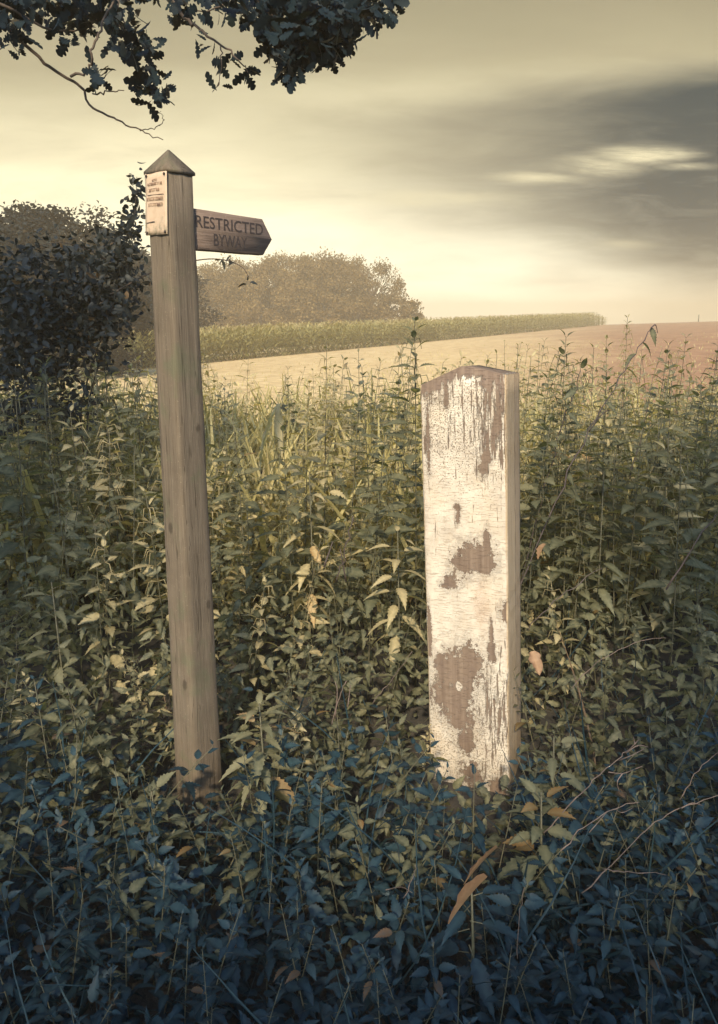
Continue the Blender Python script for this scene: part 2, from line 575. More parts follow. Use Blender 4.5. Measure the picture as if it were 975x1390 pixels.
# outline densified, bevelled edge
dense = []
for i in range(len(out)):
    a, c = out[i], out[(i + 1) % len(out)]
    for q in range(8):
        f = q / 8
        dense.append((a[0] + (c[0] - a[0]) * f + r_.uniform(-.0006, .0006), a[1] + (c[1] - a[1]) * f + r_.uniform(-.0006, .0006)))
nD = len(dense)
cxm, czm = sum(p[0] for p in dense) / nD, zm
ins = [(cxm + (p[0] - cxm) * 0.985, czm + (p[1] - czm) * 0.95) for p in dense]
V = [(p[0], AY - AT / 2, p[1]) for p in ins] + [(p[0], AY - AT / 2 + .004, p[1]) for p in dense] + [(p[0], AY + AT / 2 - .004, p[1]) for p in dense] + [(p[0], AY + AT / 2, p[1]) for p in ins]
F = [tuple(range(nD)), tuple(range(3 * nD, 4 * nD))[::-1]]
for L in range(3):
    for i in range(nD):
        F.append((L * nD + (i + 1) % nD, L * nD + i, (L + 1) * nD + i, (L + 1) * nD + (i + 1) % nD))
ab.add(V, F)
mA, tA, bA = None, None, None
arm = ab.build('finger_arm', wood_mat('arm_oak', (0.14, 0.10, 0.078), (0.19, 0.138, 0.106), (0.24, 0.18, 0.14), 0.15, 0.2), sign)
# grain of the arm runs along the arm: turn the texture by swapping the stretch axis
for nd in arm.data.materials[0].node_tree.nodes:
    if nd.type == 'VECT_MATH':
        s_ = list(nd.inputs[1].default_value)
        nd.inputs[1].default_value = (s_[2], s_[1], s_[0])


def lettering(text, size, width, loc, parent, mat, name='lettering', depth=0.0015, bold=0.0, rot=(PI / 2, 0, 0), height=None):
    cu = bpy.data.curves.new('txt', 'FONT')
    cu.body = text; cu.size = size; cu.align_x = 'CENTER'; cu.align_y = 'CENTER'
    cu.extrude = depth; cu.offset = bold; cu.resolution_u = 3
    tmp = bpy.data.objects.new('txt', cu); COL.objects.link(tmp)
    dg = bpy.context.evaluated_depsgraph_get(); dg.update()
    me = bpy.data.meshes.new_from_object(tmp.evaluated_get(dg))
    bpy.data.objects.remove(tmp); bpy.data.curves.remove(cu)
    xs_ = [v.co.x for v in me.vertices]; ys_ = [v.co.y for v in me.vertices]
    cx_, cy_ = (min(xs_) + max(xs_)) / 2, (min(ys_) + max(ys_)) / 2
    fx = width / (max(xs_) - min(xs_)) if width else 1
    fy = height / (max(ys_) - min(ys_)) if height else 1
    for v in me.vertices: v.co.x = (v.co.x - cx_) * fx; v.co.y = (v.co.y - cy_) * fy
    me.materials.clear(); me.materials.append(mat)
    o = bpy.data.objects.new(name, me); COL.objects.link(o)
    o.parent = parent; o.location = loc; o.rotation_euler = rot
    return o


fy = AY - AT / 2 - 0.0004
HT = armz1 - armz0
lettering('RESTRICTED', 0.05, 0.262, (0.187, fy, zm + HT * 0.20), arm, M['letter'], height=HT * 0.29, bold=0.0001, depth=0.0007)
lettering('BYWAY', 0.05, 0.130, (0.185, fy, zm - HT * 0.20), arm, M['letter'], height=HT * 0.29, bold=0.0001, depth=0.0007)

# notice pinned to the left-hand face (local -X)
m, t, b = material('notice_card')
tc = t.new('ShaderNodeTexCoord'); P = tc.outputs['Object']
sx = t.new('ShaderNodeSeparateXYZ'); t.l.new(P, sx.inputs[0])
nn = t.noise(P, 28, 5, 0.65)
low = t.sm(t.m('ADD', sx.outputs[2], t.m('MULTIPLY', t.m('SUBTRACT', nn, 0.5), 0.16)), -0.035, -0.085)
c = t.mix(t.sm(t.noise(P, 60, 4), 0.4, 0.7, 0, 0.4), (0.50, 0.375, 0.25), (0.40, 0.28, 0.18))
c = t.mix(t.m('MULTIPLY', low, t.sm(t.noise(t.scale(P, (1, 1, 0.5)), 55, 3), 0.42, 0.58, 0.05, 0.85)), c, (0.14, 0.13, 0.075))
t.l.new(c, b.inputs['Base Color']); b.inputs['Roughness'].default_value = 0.6
M['notice'] = m
m, t, b = material('faded_print'); b.inputs['Base Color'].default_value = (0.27, 0.175, 0.115, 1); b.inputs['Roughness'].default_value = .8
M['print'] = m
nz1, nz0 = at(212, 238, SB.y).z, at(214, 321, SB.y).z
NH = nz1 - nz0
face_x = -(0.111 + (0.092 - 0.111) * ((nz0 + nz1) / 2 + .35) / (SP_H + .35)) / 2
nb = MB()
W2 = 0.0475
gx = 10
V, F = [], []
for j in range(13):
    for i in range(gx + 1):
        yy = -W2 + 2 * W2 * i / gx
        zz = -NH / 2 + NH * j / 12
        bow = 0.0012 * math.sin(i * 0.7 + j * 0.5) + 0.004 * max(0, (i / gx - 0.75)) * (1 - j / 12)
        V.append((-0.0015 - bow, yy, zz))
n0 = len(V)
V += [(0.001, v[1], v[2]) for v in V]
for j in range(12):
    for i in range(gx):
        a = j * (gx + 1) + i
        F.append((a, a + gx + 1, a + gx + 2, a + 1))
        F.append((n0 + a, n0 + a + 1, n0 + a + gx + 2, n0 + a + gx + 1))
def rim(idx):
    for a, c2 in zip(idx[:-1], idx[1:]): F.append((a, c2, n0 + c2, n0 + a))
rim([i for i in range(gx + 1)]); rim([12 * (gx + 1) + i for i in range(gx + 1)][::-1])
rim([j * (gx + 1) for j in range(13)][::-1]); rim([j * (gx + 1) + gx for j in range(13)])
nb.add(V, F)
notice = nb.build('notice', M['notice'], sign)
notice['label'] = 'cream printed notice with a green stained lower edge'
notice.location = (face_x - 0.003, -0.0005, (nz0 + nz1) / 2)
notice.rotation_euler = (rad(1.8), rad(1.0), 0)
# rows of faded unreadable print: broken strokes
pb = MB()
rr = random.Random(11)
def dash(y0, y1, z, h_, x=-0.0036):
    pb.add([(x, y0, z), (x, y1, z), (x, y1, z + h_), (x, y0, z + h_), (x + .001, y0, z), (x + .001, y1, z), (x + .001, y1, z + h_), (x + .001, y0, z + h_)],
           [(0, 3, 2, 1), (4, 5, 6, 7), (0, 1, 5, 4), (1, 2, 6, 5), (2, 3, 7, 6), (3, 0, 4, 7)])
for (fz, ya, yb, hh) in ((0.86, -.010, .012, .006), (0.80, -.030, .032, .007), (0.70, -.026, .018, .008), (0.555, -.034, .034, .009), (0.46, -.028, .034, .009)):
    # local +Y is the left-hand edge seen from the front
    y = ya
    while y < yb:
        w = rr.choice((.003, .0035, .004))
        z = -NH / 2 + NH * fz
        k = rr.random()
        dash(-y, -y + .001, z, hh)
        if k < .7: dash(-y, -y + w, z + hh - .0012, .0012)
        if k > .3: dash(-y, -y + w, z, .0012)
        if k > .5: dash(-y + w - .001, -y + w, z, hh)
        y += w + .0022
dash(-.035, .035, -NH / 2 + NH * .645, .0014)
pb.build('printed_lines', M['print'], notice)
lb = MB()
V = [(-.0038, .042, -NH * .31), (-.0038, .006, -NH * .285), (-.0038, .006, -NH * .275), (-.0038, .042, -NH * .295)]
V += [(v[0] + .001, v[1], v[2]) for v in V]
lb.add(V, [(0, 3, 2, 1), (4, 5, 6, 7), (0, 1, 5, 4), (1, 2, 6, 5), (2, 3, 7, 6), (3, 0, 4, 7)])
lb.build('ruled_line', M['letter'], notice)
for (yy, zz) in ((.040, NH * .46), (-.040, NH * .46), (.040, -NH * .46), (-.040, -NH * .46)):
    q = MB()
    q.tube([(-.0062, yy, zz), (-.0048, yy, zz), (-.0015, yy, zz)], [.0015, .0036, .0036], 8)
    q.build('nail_head', M['letter'], notice)

# ------------------------------------------------------------------ painted post
WB = Vector((at(640, 1055, 1.0).x, 0, 0))
gr = ray(648, 1040); k = EYE / -gr.z
WB = Vector((gr.x * k, gr.y * k, 0))
ROT_W = rad(-21)
LEAN = rad(-2.7)
PW, PD = 0.274, 0.26
wtop = at(640, 494, WB.y)
PH = wtop.z - 0.055
white = empty('gate_post', WB, ROT_W)
white.rotation_euler = (0, LEAN, ROT_W)
tag(white, 'thick squat wooden post with flaking white paint and bare brown patches', 'post')
bpy.context.view_layer.update()
MW = Matrix.Translation(WB) @ white.rotation_euler.to_matrix().to_4x4()
MWi = MW.inverted()


def on_front(px, py):
    """where that spot of the painted face lies, in the post's own metres"""
    o = MWi @ Vector((0, 0, EYE)); d = MWi.to_3x3() @ ray(px, py)
    s = (-PD / 2 - o.y) / d.y
    p = o + d * s
    return p.x, p.z


m, t, b = material('flaking_white_paint')
tc = t.new('ShaderNodeTexCoord'); P = tc.outputs['Object']
sep = t.new('ShaderNodeSeparateXYZ'); t.l.new(P, sep.inputs[0])
X, Yv, Z = sep.outputs
nA = t.noise(P, 48, 6, 0.68)
nB = t.noise(t.scale(P, (1, 1, 0.35)), 26, 4, 0.6)
nV = t.noise(t.scale(P, (130, 130, 9)), 1, 5, 0.7)          # flakes along the grain
nH = t.noise(t.scale(P, (24, 24, 260)), 1, 4, 0.7)          # fine cross cracks
nF = t.noise(P, 210, 3, 0.7)
nG = t.noise(t.scale(P, (40, 40, 1.4)), 2.4, 7, 0.68, 0.3)
edge = t.m('ADD', t.m('ADD', t.m('MULTIPLY', t.m('SUBTRACT', nA, 0.5), 2.6), t.m('MULTIPLY', t.m('SUBTRACT', nF, 0.5), 1.5)), t.m('ADD', t.m('MULTIPLY', t.m('SUBTRACT', nV, 0.5), 0.5), t.m('MULTIPLY', t.m('SUBTRACT', nB, 0.5), 1.6)))
scale_px = None
blobs = [  # cx, cy, rx, ry in photo pixels of the face
    (646, 757, 27, 22), (630, 765, 17, 17), (660, 742, 6, 22), (612, 790, 12, 11), (662, 770, 14, 10),
    (622, 915, 30, 36), (616, 945, 28, 38), (636, 900, 18, 28), (627, 975, 19, 18), (603, 905, 16, 20), (606, 940, 17, 26),
    (668, 886, 6, 14), (686, 832, 8, 15), (667, 858, 3, 18), (634, 1005, 11, 24), (640, 1050, 14, 22), (600, 1072, 16, 12), (676, 1072, 14, 14),
    (656, 632, 7, 15), (660, 622, 7, 10), (621, 690, 5, 6), (621, 702, 4, 10), (605, 535, 4, 16), (585, 520, 10, 18),
    (660, 520, 8, 9), (581, 590, 3, 50), (583, 865, 3, 34), (694, 900, 4, 40), (695, 990, 3, 40)]
d_all = None
for (cx, cy, rx, ry) in blobs:
    x0, z0 = on_front(cx, cy)
    x1, _ = on_front(cx + rx, cy); _, z1 = on_front(cx, cy + ry)
    irx, irz = 1.0 / abs(x1 - x0), 1.0 / abs(z1 - z0)
    dx = t.m('MULTIPLY', t.m('SUBTRACT', X, x0), irx)
    dz = t.m('MULTIPLY', t.m('SUBTRACT', Z, z0), irz)
    dd = t.m('SQRT', t.m('ADD', t.m('MULTIPLY', dx, dx), t.m('MULTIPLY', dz, dz)))
    d_all = dd if d_all is None else t.m('MINIMUM', d_all, dd)
bare = t.sm(t.m('ADD', d_all, edge), 0.93, 0.87)
# top band where the paint has gone, running into drips
xa = t.m('ADD', t.m('MULTIPLY', t.m('MINIMUM', X, 0.0), -0.057 / (PW / 2)), t.m('MULTIPLY', t.m('MAXIMUM', X, 0.0), 0.030 / (PW / 2)))
bandz = t.m('ADD', t.m('ADD', t.m('SUBTRACT', Z, PH + 0.055 - 0.030), xa), t.m('ADD', t.m('MULTIPLY', t.m('SUBTRACT', nB, 0.5), 0.09), t.m('MULTIPLY', t.m('SUBTRACT', nV, 0.5), 0.10)))
bare = t.m('MAXIMUM', bare, t.sm(bandz, -0.003, 0.003))
# islands of paint left inside the big patch
ix, iz = on_front(623, 932)
di = t.m('SQRT', t.m('ADD', t.m('POWER', t.m('MULTIPLY', t.m('SUBTRACT', X, ix), 80), 2.0), t.m('POWER', t.m('MULTIPLY', t.m('SUBTRACT', Z, iz), 55), 2.0)))
bare = t.m('MINIMUM', bare, t.sm(t.m('ADD', di, t.m('MULTIPLY', edge, 0.6)), 0.9, 1.0))
# corner at the top right where paint holds
kx, kz = on_front(684, 514)
dk = t.m('SQRT', t.m('ADD', t.m('POWER', t.m('MULTIPLY', t.m('SUBTRACT', X, kx), 75), 2.0), t.m('POWER', t.m('MULTIPLY', t.m('SUBTRACT', Z, kz), 42), 2.0)))
bare = t.m('MINIMUM', bare, t.sm(t.m('ADD', dk, t.m('MULTIPLY', edge, 0.35)), 0.9, 1.0))
# flakes along the grain, denser toward the right and the top
_, zt_ = on_front(640, 700); _, zb_ = on_front(640, 860); _, zc_ = on_front(640, 800)
wtopf = t.sm(Z, zt_, zt_ + 0.25); wbot = t.sm(Z, zb_, zb_ - 0.2); wr = t.sm(X, -0.02, 0.10)
fl = t.m('ADD', t.m('ADD', t.m('MULTIPLY', wtopf, t.m('ADD', 0.075, t.m('MULTIPLY', wr, 0.12))), t.m('MULTIPLY', wbot, t.m('MULTIPLY', wr, 0.13))), nV)
flake = t.sm(fl, 0.655, 0.70)
bare = t.m('MAXIMUM', bare, flake)
pit = t.sm(t.m('ADD', nF, t.m('MULTIPLY', t.m('ADD', wtopf, wbot), 0.09)), 0.66, 0.71)
bare = t.m('MAXIMUM', bare, t.m('MULTIPLY', pit, 0.8))
crackm = t.sm(nH, 0.55, 0.62, 0, 1)
# rust-brown stain running down from the middle patch
sx0, sz0 = on_front(655, 820)
dst = t.m('SQRT', t.m('ADD', t.m('POWER', t.m('MULTIPLY', t.m('SUBTRACT', X, sx0), 28), 2.0), t.m('POWER', t.m('MULTIPLY', t.m('SUBTRACT', Z, sz0), 8.5), 2.0)))
stain = t.m('MULTIPLY', t.sm(t.m('ADD', dst, t.m('MULTIPLY', edge, 0.5)), 1.15, 0.35), t.sm(nF, 0.36, 0.6, 0.25, 1.0))
paint = t.ramp(t.noise(P, 14, 6, 0.65), [(0.3, (0.40, 0.345, 0.27)), (0.55, (0.52, 0.46, 0.365)), (0.8, (0.59, 0.535, 0.435))])
paint = t.mix(t.m('MULTIPLY', crackm, 0.65), paint, (0.36, 0.27, 0.19))
paint = t.mix(t.m('MULTIPLY', t.sm(nV, 0.5, 0.66), 0.3), paint, (0.45, 0.35, 0.25))
paint = t.mix(t.m('MULTIPLY', stain, 0.6), paint, (0.36, 0.24, 0.16))
gl = t.noise(t.scale(P, (1, 1, 0.6)), 12, 4)
paint = t.mix(t.m('MULTIPLY', t.sm(gl, 0.48, 0.7), 0.35), paint, (0.52, 0.42, 0.29))
woodc = t.ramp(nG, [(0.3, (0.12, 0.084, 0.060)), (0.5, (0.172, 0.124, 0.088)), (0.72, (0.225, 0.168, 0.120))])
woodc = t.mix(t.sm(t.noise(P, 22, 4), 0.5, 0.7, 0, 0.45), woodc, (0.14, 0.10, 0.078))
colr = t.mix(bare, paint, woodc)
# side faces: grain colour warmed and lightened to offset the shade on them
nrm = t.new('ShaderNodeNewGeometry')
vt = t.new('ShaderNodeVectorTransform', vector_type='NORMAL', convert_from='WORLD', convert_to='OBJECT')
t.l.new(nrm.outputs['True Normal'], vt.inputs[0])
sn = t.new('ShaderNodeSeparateXYZ'); t.l.new(vt.outputs[0], sn.inputs[0])
sidef = t.sm(t.m('ABSOLUTE', sn.outputs[0]), 0.55, 0.8)
sidec = t.ramp(nG, [(0.28, (0.32, 0.225, 0.13)), (0.5, (0.48, 0.36, 0.22)), (0.75, (0.58, 0.45, 0.29))])
crk = t.m('ABSOLUTE', t.m('SUBTRACT', t.m('ADD', Yv, t.m('MULTIPLY', t.m('SUBTRACT', t.noise(t.scale(P, (0, 0, 5)), 1.0, 3), 0.5), 0.03)), 0.022))
sidec = t.mix(t.m('MULTIPLY', t.sm(crk, 0.0042, 0.002), t.sm(Z, 0.25, 0.5)), sidec, (0.06, 0.04, 0.032))
sidec = t.mix(t.m('MULTIPLY', t.sm(t.m('ADD', Yv, 0.03), 0.06, 0.062), 0.35), sidec, (0.22, 0.15, 0.10))
colr = t.mix(sidef, colr, sidec)
t.l.new(colr, b.inputs['Base Color'])
b.inputs['Roughness'].default_value = 0.75
b.inputs['Specular IOR Level'].default_value = 0.25
rimw = t.m('MULTIPLY', t.sm(t.m('ADD', d_all, edge), 1.5, 1.06), t.m('SUBTRACT', 1.0, bare))
hh = t.m('ADD', t.m('ADD', t.m('MULTIPLY', t.m('SUBTRACT', 1.0, bare), 0.7), t.m('MULTIPLY', rimw, 0.35)), t.m('ADD', t.m('MULTIPLY', nG, 0.35), t.m('MULTIPLY', crackm, -0.15)))
bump(t, b, hh, 1.0, 0.004)
M['white_paint'] = m

wb = MB()
zr, _z = on_front(690, 505)
def wcap(x, y):
    # low ridge like a worn roof, steeper on the left
    return 0.055 - (0.057 if x < 0 else 0.030) * abs(x) / (PW / 2) - 0.010 * (y / PD + 0.5)
wb.add(*post_mesh(PW, PW * 0.985, PD, PD * 0.98, -0.35, PH, 40, 14, wcap, 0.0011, 8, 0.005))
wb.build('timber', M['white_paint'], white)

# ------------------------------------------------------------------ plants
def nettle_parts(seed, H, npairs, L, mat_leaf, mat_stem, tmpl=None, start=0.12, droop=0.35, lean=0.06, tassel=True, tone=0.5, name='nettle', sr=0.0035):
    r = random.Random(seed)
    tm = tmpl or NL
    lx, ly = r.uniform(-lean, lean), r.uniform(-lean, lean)
    pts = [(lx * H * (f ** 1.6), ly * H * (f ** 1.6), H * f) for f in [i / 7 for i in range(8)]]
    sb = MB(); sb.tube(pts, lerp_r(sr, sr * 0.35, 8), 5, 0.4)
    lb_ = MB()
    Ps, Bs, Ts = [], [], []
    phi = r.uniform(0, PI)
    for i in range(npairs):
        f = start + (1 - start) * (i / (npairs - 1)) ** 0.85
        base = Vector((lx * H * f ** 1.6, ly * H * f ** 1.6, H * f))
        size = L * (0.55 + 0.55 * math.sin(PI * min(1, f * 0.8 + 0.12))) * (1 - 0.50 * max(0, f - 0.72) / 0.28)
        for s in (0, PI):
            if r.random() < 0.06: continue
            a = phi + s + r.uniform(-.35, .35)
            el = (0.35 - droop * 1.6 * (1 - f)) + r.uniform(-.3, .25) + (0.4 if f > 0.92 else 0)
            d = Vector((math.cos(a) * math.cos(el), math.sin(a) * math.cos(el), math.sin(el)))
            pet = size * 0.32
            sb_p = base + d * pet
            sb.tube([base, sb_p], [sr * 0.3, sr * 0.22], 3, 0.5, False)
            Ps.append(tuple(sb_p)); Bs.append(basis_dir(d, r.uniform(-.45, .45), size * r.uniform(0.85, 1.15)))
            Ts.append(1.0 if r.random() < 0.012 else min(0.93, max(0, r.gauss(tone, 0.2))))
        if tassel and 0.5 < f < 0.96:
            for q in range(3):
                a = r.uniform(0, 2 * PI); l_ = L * r.uniform(.4, .8)
                p0 = base; p1 = base + Vector((math.cos(a) * l_ * .6, math.sin(a) * l_ * .6, .01)); p2 = base + Vector((math.cos(a) * l_ * .9, math.sin(a) * l_ * .9, -l_ * .6))
                lb_.tube([p0, p1, p2], [.0012, .0022, .001], 3, 0.75, False)
        phi += PI / 2
    lb_.scatter(tm[0], tm[1], np.array(Ps), np.array(Bs), np.array(Ts), tm[2])
    return sb.mesh('stem', mat_stem), lb_.mesh('leaves', mat_leaf)


def plant_thing(name, meshes, loc, rz=0, scale=1, tilt=(0, 0)):
    o = empty(name, loc, rz)
    o.rotation_euler = (tilt[0], tilt[1], rz); o.scale = (scale,) * 3
    link('stem', meshes[0], o); link('leaves', meshes[1], o)
    return o


tall_v = [nettle_parts(20 + i, 1.0, 15 + i % 3, 0.085, M['nettle'], M['stem'], tone=0.45 + 0.05 * (i % 3)) for i in range(8)]
low_v2 = [nettle_parts(140 + i, 0.5, 11, 0.072, M['nettle'], M['stem'], tassel=False, start=0.15, droop=0.3, lean=0.25, tone=0.1) for i in range(5)]
low_v = [nettle_parts(40 + i, 0.5, 11, 0.068, M['shade_tinted_leaf'], M['stem'], tassel=False, start=0.15, droop=0.25, lean=0.25, tone=0.5) for i in range(7)]
pale_v = [nettle_parts(60 + i, 1.0, 14 + i % 4, (0.10, 0.12, 0.08)[i % 3], M['pale_leaf'], M['stem'], tmpl=(NARROW, NLS, NL)[i % 3], droop=0.1, lean=0.12, tone=0.5, tassel=(i % 3 == 1)) for i in range(8)]
mid_v = [nettle_parts(90 + i, 1.0, 13, 0.10, (M['pale_leaf'], M['nettle'])[i % 2], M['stem'], tone=0.3 + 0.1 * (i % 3)) for i in range(6)]


def near_post(x, y, rr_=0.10):
    return math.hypot(x - SB.x, y - SB.y) < rr_ or math.hypot(x - WB.x, y - WB.y) < rr_ + 0.1


def clearing(x, y):
    a = x / y
    return sstep(-.25, -.13, a) * (1 - sstep(.03, .12, a)) * sstep(2.6, 3.4, y)


def veg_h(x, y):
    h_ = 0.26 + 0.10 * sstep(1.2, 2.0, y) + 0.72 * sstep(2.25, 3.3, y) + 0.12 * sstep(3.5, 5, y)
    h_ *= 1 - 0.30 * clearing(x, y)
    h_ *= 1.0 + sstep(1.6, 3.0, y) * 0.20 * (math.sin(2.3 * x + 1.1 * y + .6) + 0.8 * math.sin(-1.3 * x + 3.1 * y)) * 0.8
    if 2.0 < y < 3.4: h_ += 0.10 * sstep(0.4, 1.2, abs(x - 0.1))
    return h_


R = random.Random(3)
G_LOW = 'low nettles in the shaded foreground'
G_TALL = 'tall nettles around and behind the posts'
G_PALE = 'pale tall weeds along the field edge'


def visible(x, y, z):
    v = Vector((x, y, z - EYE))
    dep = v.y * cp - v.z * sp
    if dep < 0.3: return False
    px = CX + FPX * v.x / dep
    py = CY - FPX * (v.y * sp + v.z * cp) / dep
    return -60 < px < 1035 and -60 < py < 1440


def place(n, ya, yb, variants, protos, name, label, cat, group, hf, mind, tilt=0.12):
    pts = []
    tries = 0
    while len(pts) < n and tries < n * 60:
        tries += 1
        y = ya + (yb - ya) * R.random()
        x = R.uniform(-0.60 * y - 0.25, 0.60 * y + 0.25)
        if near_post(x, y) or not visible(x, y, ground_z(x, y) + hf(x, y) * 0.8): continue
        # keep the face of the white post and the foot of the signpost clear
        if y < WB.y - .02 and abs(x - WB.x * y / WB.y) < 0.16 and y > 1.75: continue
        if y < SB.y and abs(x - SB.x * y / SB.y) < 0.07 and y > 1.85: continue
        if any((x - a) ** 2 + (y - c_) ** 2 < mind * mind for a, c_ in pts): continue
        pts.append((x, y))
        h_ = hf(x, y) * R.uniform(0.82, 1.15)
        if y < SB.y and abs(x - SB.x * y / SB.y) < 0.15: h_ = min(h_, 1.55 * (1 - y / SB.y) + .03)
        if y < WB.y and abs(x - WB.x * y / WB.y) < 0.22: h_ = min(h_, 1.55 * (1 - y / WB.y) + .19)
        h_ = min(h_, 1.36)
        if h_ < 0.1: pts.pop(); continue
        i = R.randrange(len(variants))
        base_h = 0.5 if name == 'low_nettle' else 1.0
        loc = (x, y, ground_z(x, y) - 0.01); rz = R.uniform(0, 2 * PI); tl = (R.gauss(0, tilt), R.gauss(0, tilt))
        if i not in protos:
            o = plant_thing(name, variants[i], loc, rz, h_ / base_h, tl); protos[i] = o
        else:
            o = copy_thing(protos[i], loc, rz, h_ / base_h, tl)
        tag(o, label, cat, group)
    return pts


place(36, 1.55, 2.4, low_v2, {}, 'low_nettle', 'low dull green nettle round the feet of the posts', 'nettle', 'low nettles round the feet of the posts', lambda x, y: veg_h(x, y) * 1.05, 0.085, 0.2)
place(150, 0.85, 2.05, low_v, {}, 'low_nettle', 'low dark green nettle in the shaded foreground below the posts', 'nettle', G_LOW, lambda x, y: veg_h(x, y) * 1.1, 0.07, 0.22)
place(150, 2.25, 4.3, tall_v + mid_v, {}, 'stinging_nettle', 'tall stinging nettle in the thicket around and behind the posts', 'nettle', G_TALL, lambda x, y: veg_h(x, y), 0.12)
place(150, 4.2, 9.0, pale_v + mid_v[:2], {}, 'field_edge_weed', 'pale sunlit weed standing along the edge of the field', 'weed', G_PALE, lambda x, y: 1.12 * veg_h(x, y), 0.17)

# ground cover nobody could count: leaves and shoots filling in below and between
gc = MB()
n = 42000
y = 0.7 + 9.0 * rng.random(n) ** 1.25
x = (rng.random(n) * 2 - 1) * (0.62 * y + 0.35)
hmax = np.array([veg_h(a, c_) for a, c_ in zip(x, y)])
z = np.array([ground_z(a, c_) for a, c_ in zip(x, y)]) + hmax * (0.03 + np.where(y < 2.4, 0.5, 0.72) * rng.random(n))
ok = np.array([not near_post(a, c_, 0.12) and not ((c_ < 2.2 and c_ > 1.7) and (abs(a - WB.x * c_ / WB.y) < .16 or abs(a - SB.x * c_ / SB.y) < .07) and zz > 0.13) for a, c_, zz in zip(x, y, z)])
ok &= clear_of_feet(x, y, z)
nearm = ok & (y + rng.normal(0, .22, n) < 1.95)
farm = ok & ~nearm
Pn = np.stack([x, y, z], 1)
k_ = int(nearm.sum())
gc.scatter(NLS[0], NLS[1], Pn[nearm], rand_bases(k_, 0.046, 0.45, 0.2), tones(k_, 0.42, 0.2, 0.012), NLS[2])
tag(gc.build('low_herbage', M['shade_tinted_leaf']), 'dark low leaves carpeting the ground under the nettles in front', 'ground cover', kind='stuff')
gc = MB()
k_ = int(farm.sum())
fi = np.where(farm)[0]; c1 = fi[y[fi] < 4.2]; c2 = fi[y[fi] >= 4.2]
gc.scatter(NLS[0], NLS[1], Pn[c1], rand_bases(len(c1), 0.054, 0.3, 0.28), np.clip(rng.normal(0.10 + 0.42 * np.clip((y[c1] - 1.8) / 2.2, 0, 1), 0.12), 0, .93), NLS[2])  # tone darkens toward the viewer, painting the foreground shade into the leaves
gc.scatter(NARC[0], NARC[1], Pn[c2], rand_bases(len(c2), 0.060, 0.3, 0.25), tones(len(c2), 0.62, 0.15, 0.01), NARC[2])
tag(gc.build('weed_undergrowth', M['under_leaf']), 'dense leafy undergrowth between the posts and the field', 'undergrowth', kind='stuff')

gb = MB()
n = 7000
y = 3.6 + 6.5 * rng.random(n) ** 0.9
x = (rng.random(n) * 2 - 1) * (0.6 * y + 0.3)
Pg = np.stack([x, y, np.array([ground_z(a, c_) for a, c_ in zip(x, y)])], 1)
d = np.stack([rng.normal(0, .5, n), rng.normal(0, .5, n), np.ones(n)], 1); d /= np.linalg.norm(d, axis=1, keepdims=True)
az = rng.random(n) * 2 * PI
sd = np.stack([np.cos(az), np.sin(az), np.zeros(n)], 1)
sd -= d * (sd * d).sum(1, keepdims=True); sd /= np.linalg.norm(sd, axis=1, keepdims=True)
B = np.stack([d, sd, np.cross(d, sd)], 2) * (rng.uniform(.45, 1.0, n) * np.where(y > 9.5, .5, 1.0))[:, None, None]
gb.scatter(GRASS[0], GRASS[1], Pg, B, tones(n, 0.55, 0.25, 0.03), GRASS[2])
tag(gb.build('long_grass', M['grass']), 'long pale seeding grass along the near edge of the field', 'grass', kind='stuff')

gb = MB()
n = 300
y = 0.9 + 2.0 * rng.random(n)
x = (rng.random(n) * 2 - 1) * (0.6 * y + 0.2)
ok = np.array([not near_post(a, c_, 0.16) and not (1.75 < c_ < 2.2 and (abs(a - WB.x * c_ / WB.y) < .17 or abs(a - SB.x * c_ / SB.y) < .07)) for a, c_ in zip(x, y)])
x, y = x[ok], y[ok]; n = len(x)
d = np.stack([rng.normal(0, .7, n), rng.normal(0, .7, n), np.ones(n)], 1); d /= np.linalg.norm(d, axis=1, keepdims=True)
az = rng.random(n) * 2 * PI
sd = np.stack([np.cos(az), np.sin(az), np.zeros(n)], 1)
sd -= d * (sd * d).sum(1, keepdims=True); sd /= np.linalg.norm(sd, axis=1, keepdims=True)
B = np.stack([d, sd, np.cross(d, sd)], 2) * (rng.uniform(.25, .55, n))[:, None, None]
B[:, :, 1] *= .35
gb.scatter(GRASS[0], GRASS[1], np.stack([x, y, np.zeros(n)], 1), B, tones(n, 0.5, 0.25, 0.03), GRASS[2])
tag(gb.build('shade_grass', M['shade_tinted_leaf']), 'thin dark grass blades threading through the foreground nettles', 'grass', kind='stuff')

# stubble rows on the near field
sbm = MB()
n = 4500
y = 10.0 + 42 * rng.random(n) ** 1.7
x = (rng.random(n) * 2 - 1) * (0.55 * y + 1)
d = np.stack([rng.normal(0, .3, n), rng.normal(0, .3, n), np.ones(n)], 1); d /= np.linalg.norm(d, axis=1, keepdims=True)
az = rng.random(n) * 2 * PI
sd = np.stack([np.cos(az), np.sin(az), np.zeros(n)], 1)
B = np.stack([d, sd, np.cross(d, sd)], 2) * rng.uniform(.06, .16, n)[:, None, None]
B[:, :, 1] *= 5
sbm.scatter(GRASS[0], GRASS[1], np.stack([x, y, np.array([ground_z(a, c_) for a, c_ in zip(x, y)])], 1), B, tones(n, 0.75, 0.2, 0.05), GRASS[2])
tag(sbm.build('stubble', M['grass']), 'short straw stubble covering the harvested field', 'stubble', kind='stuff')


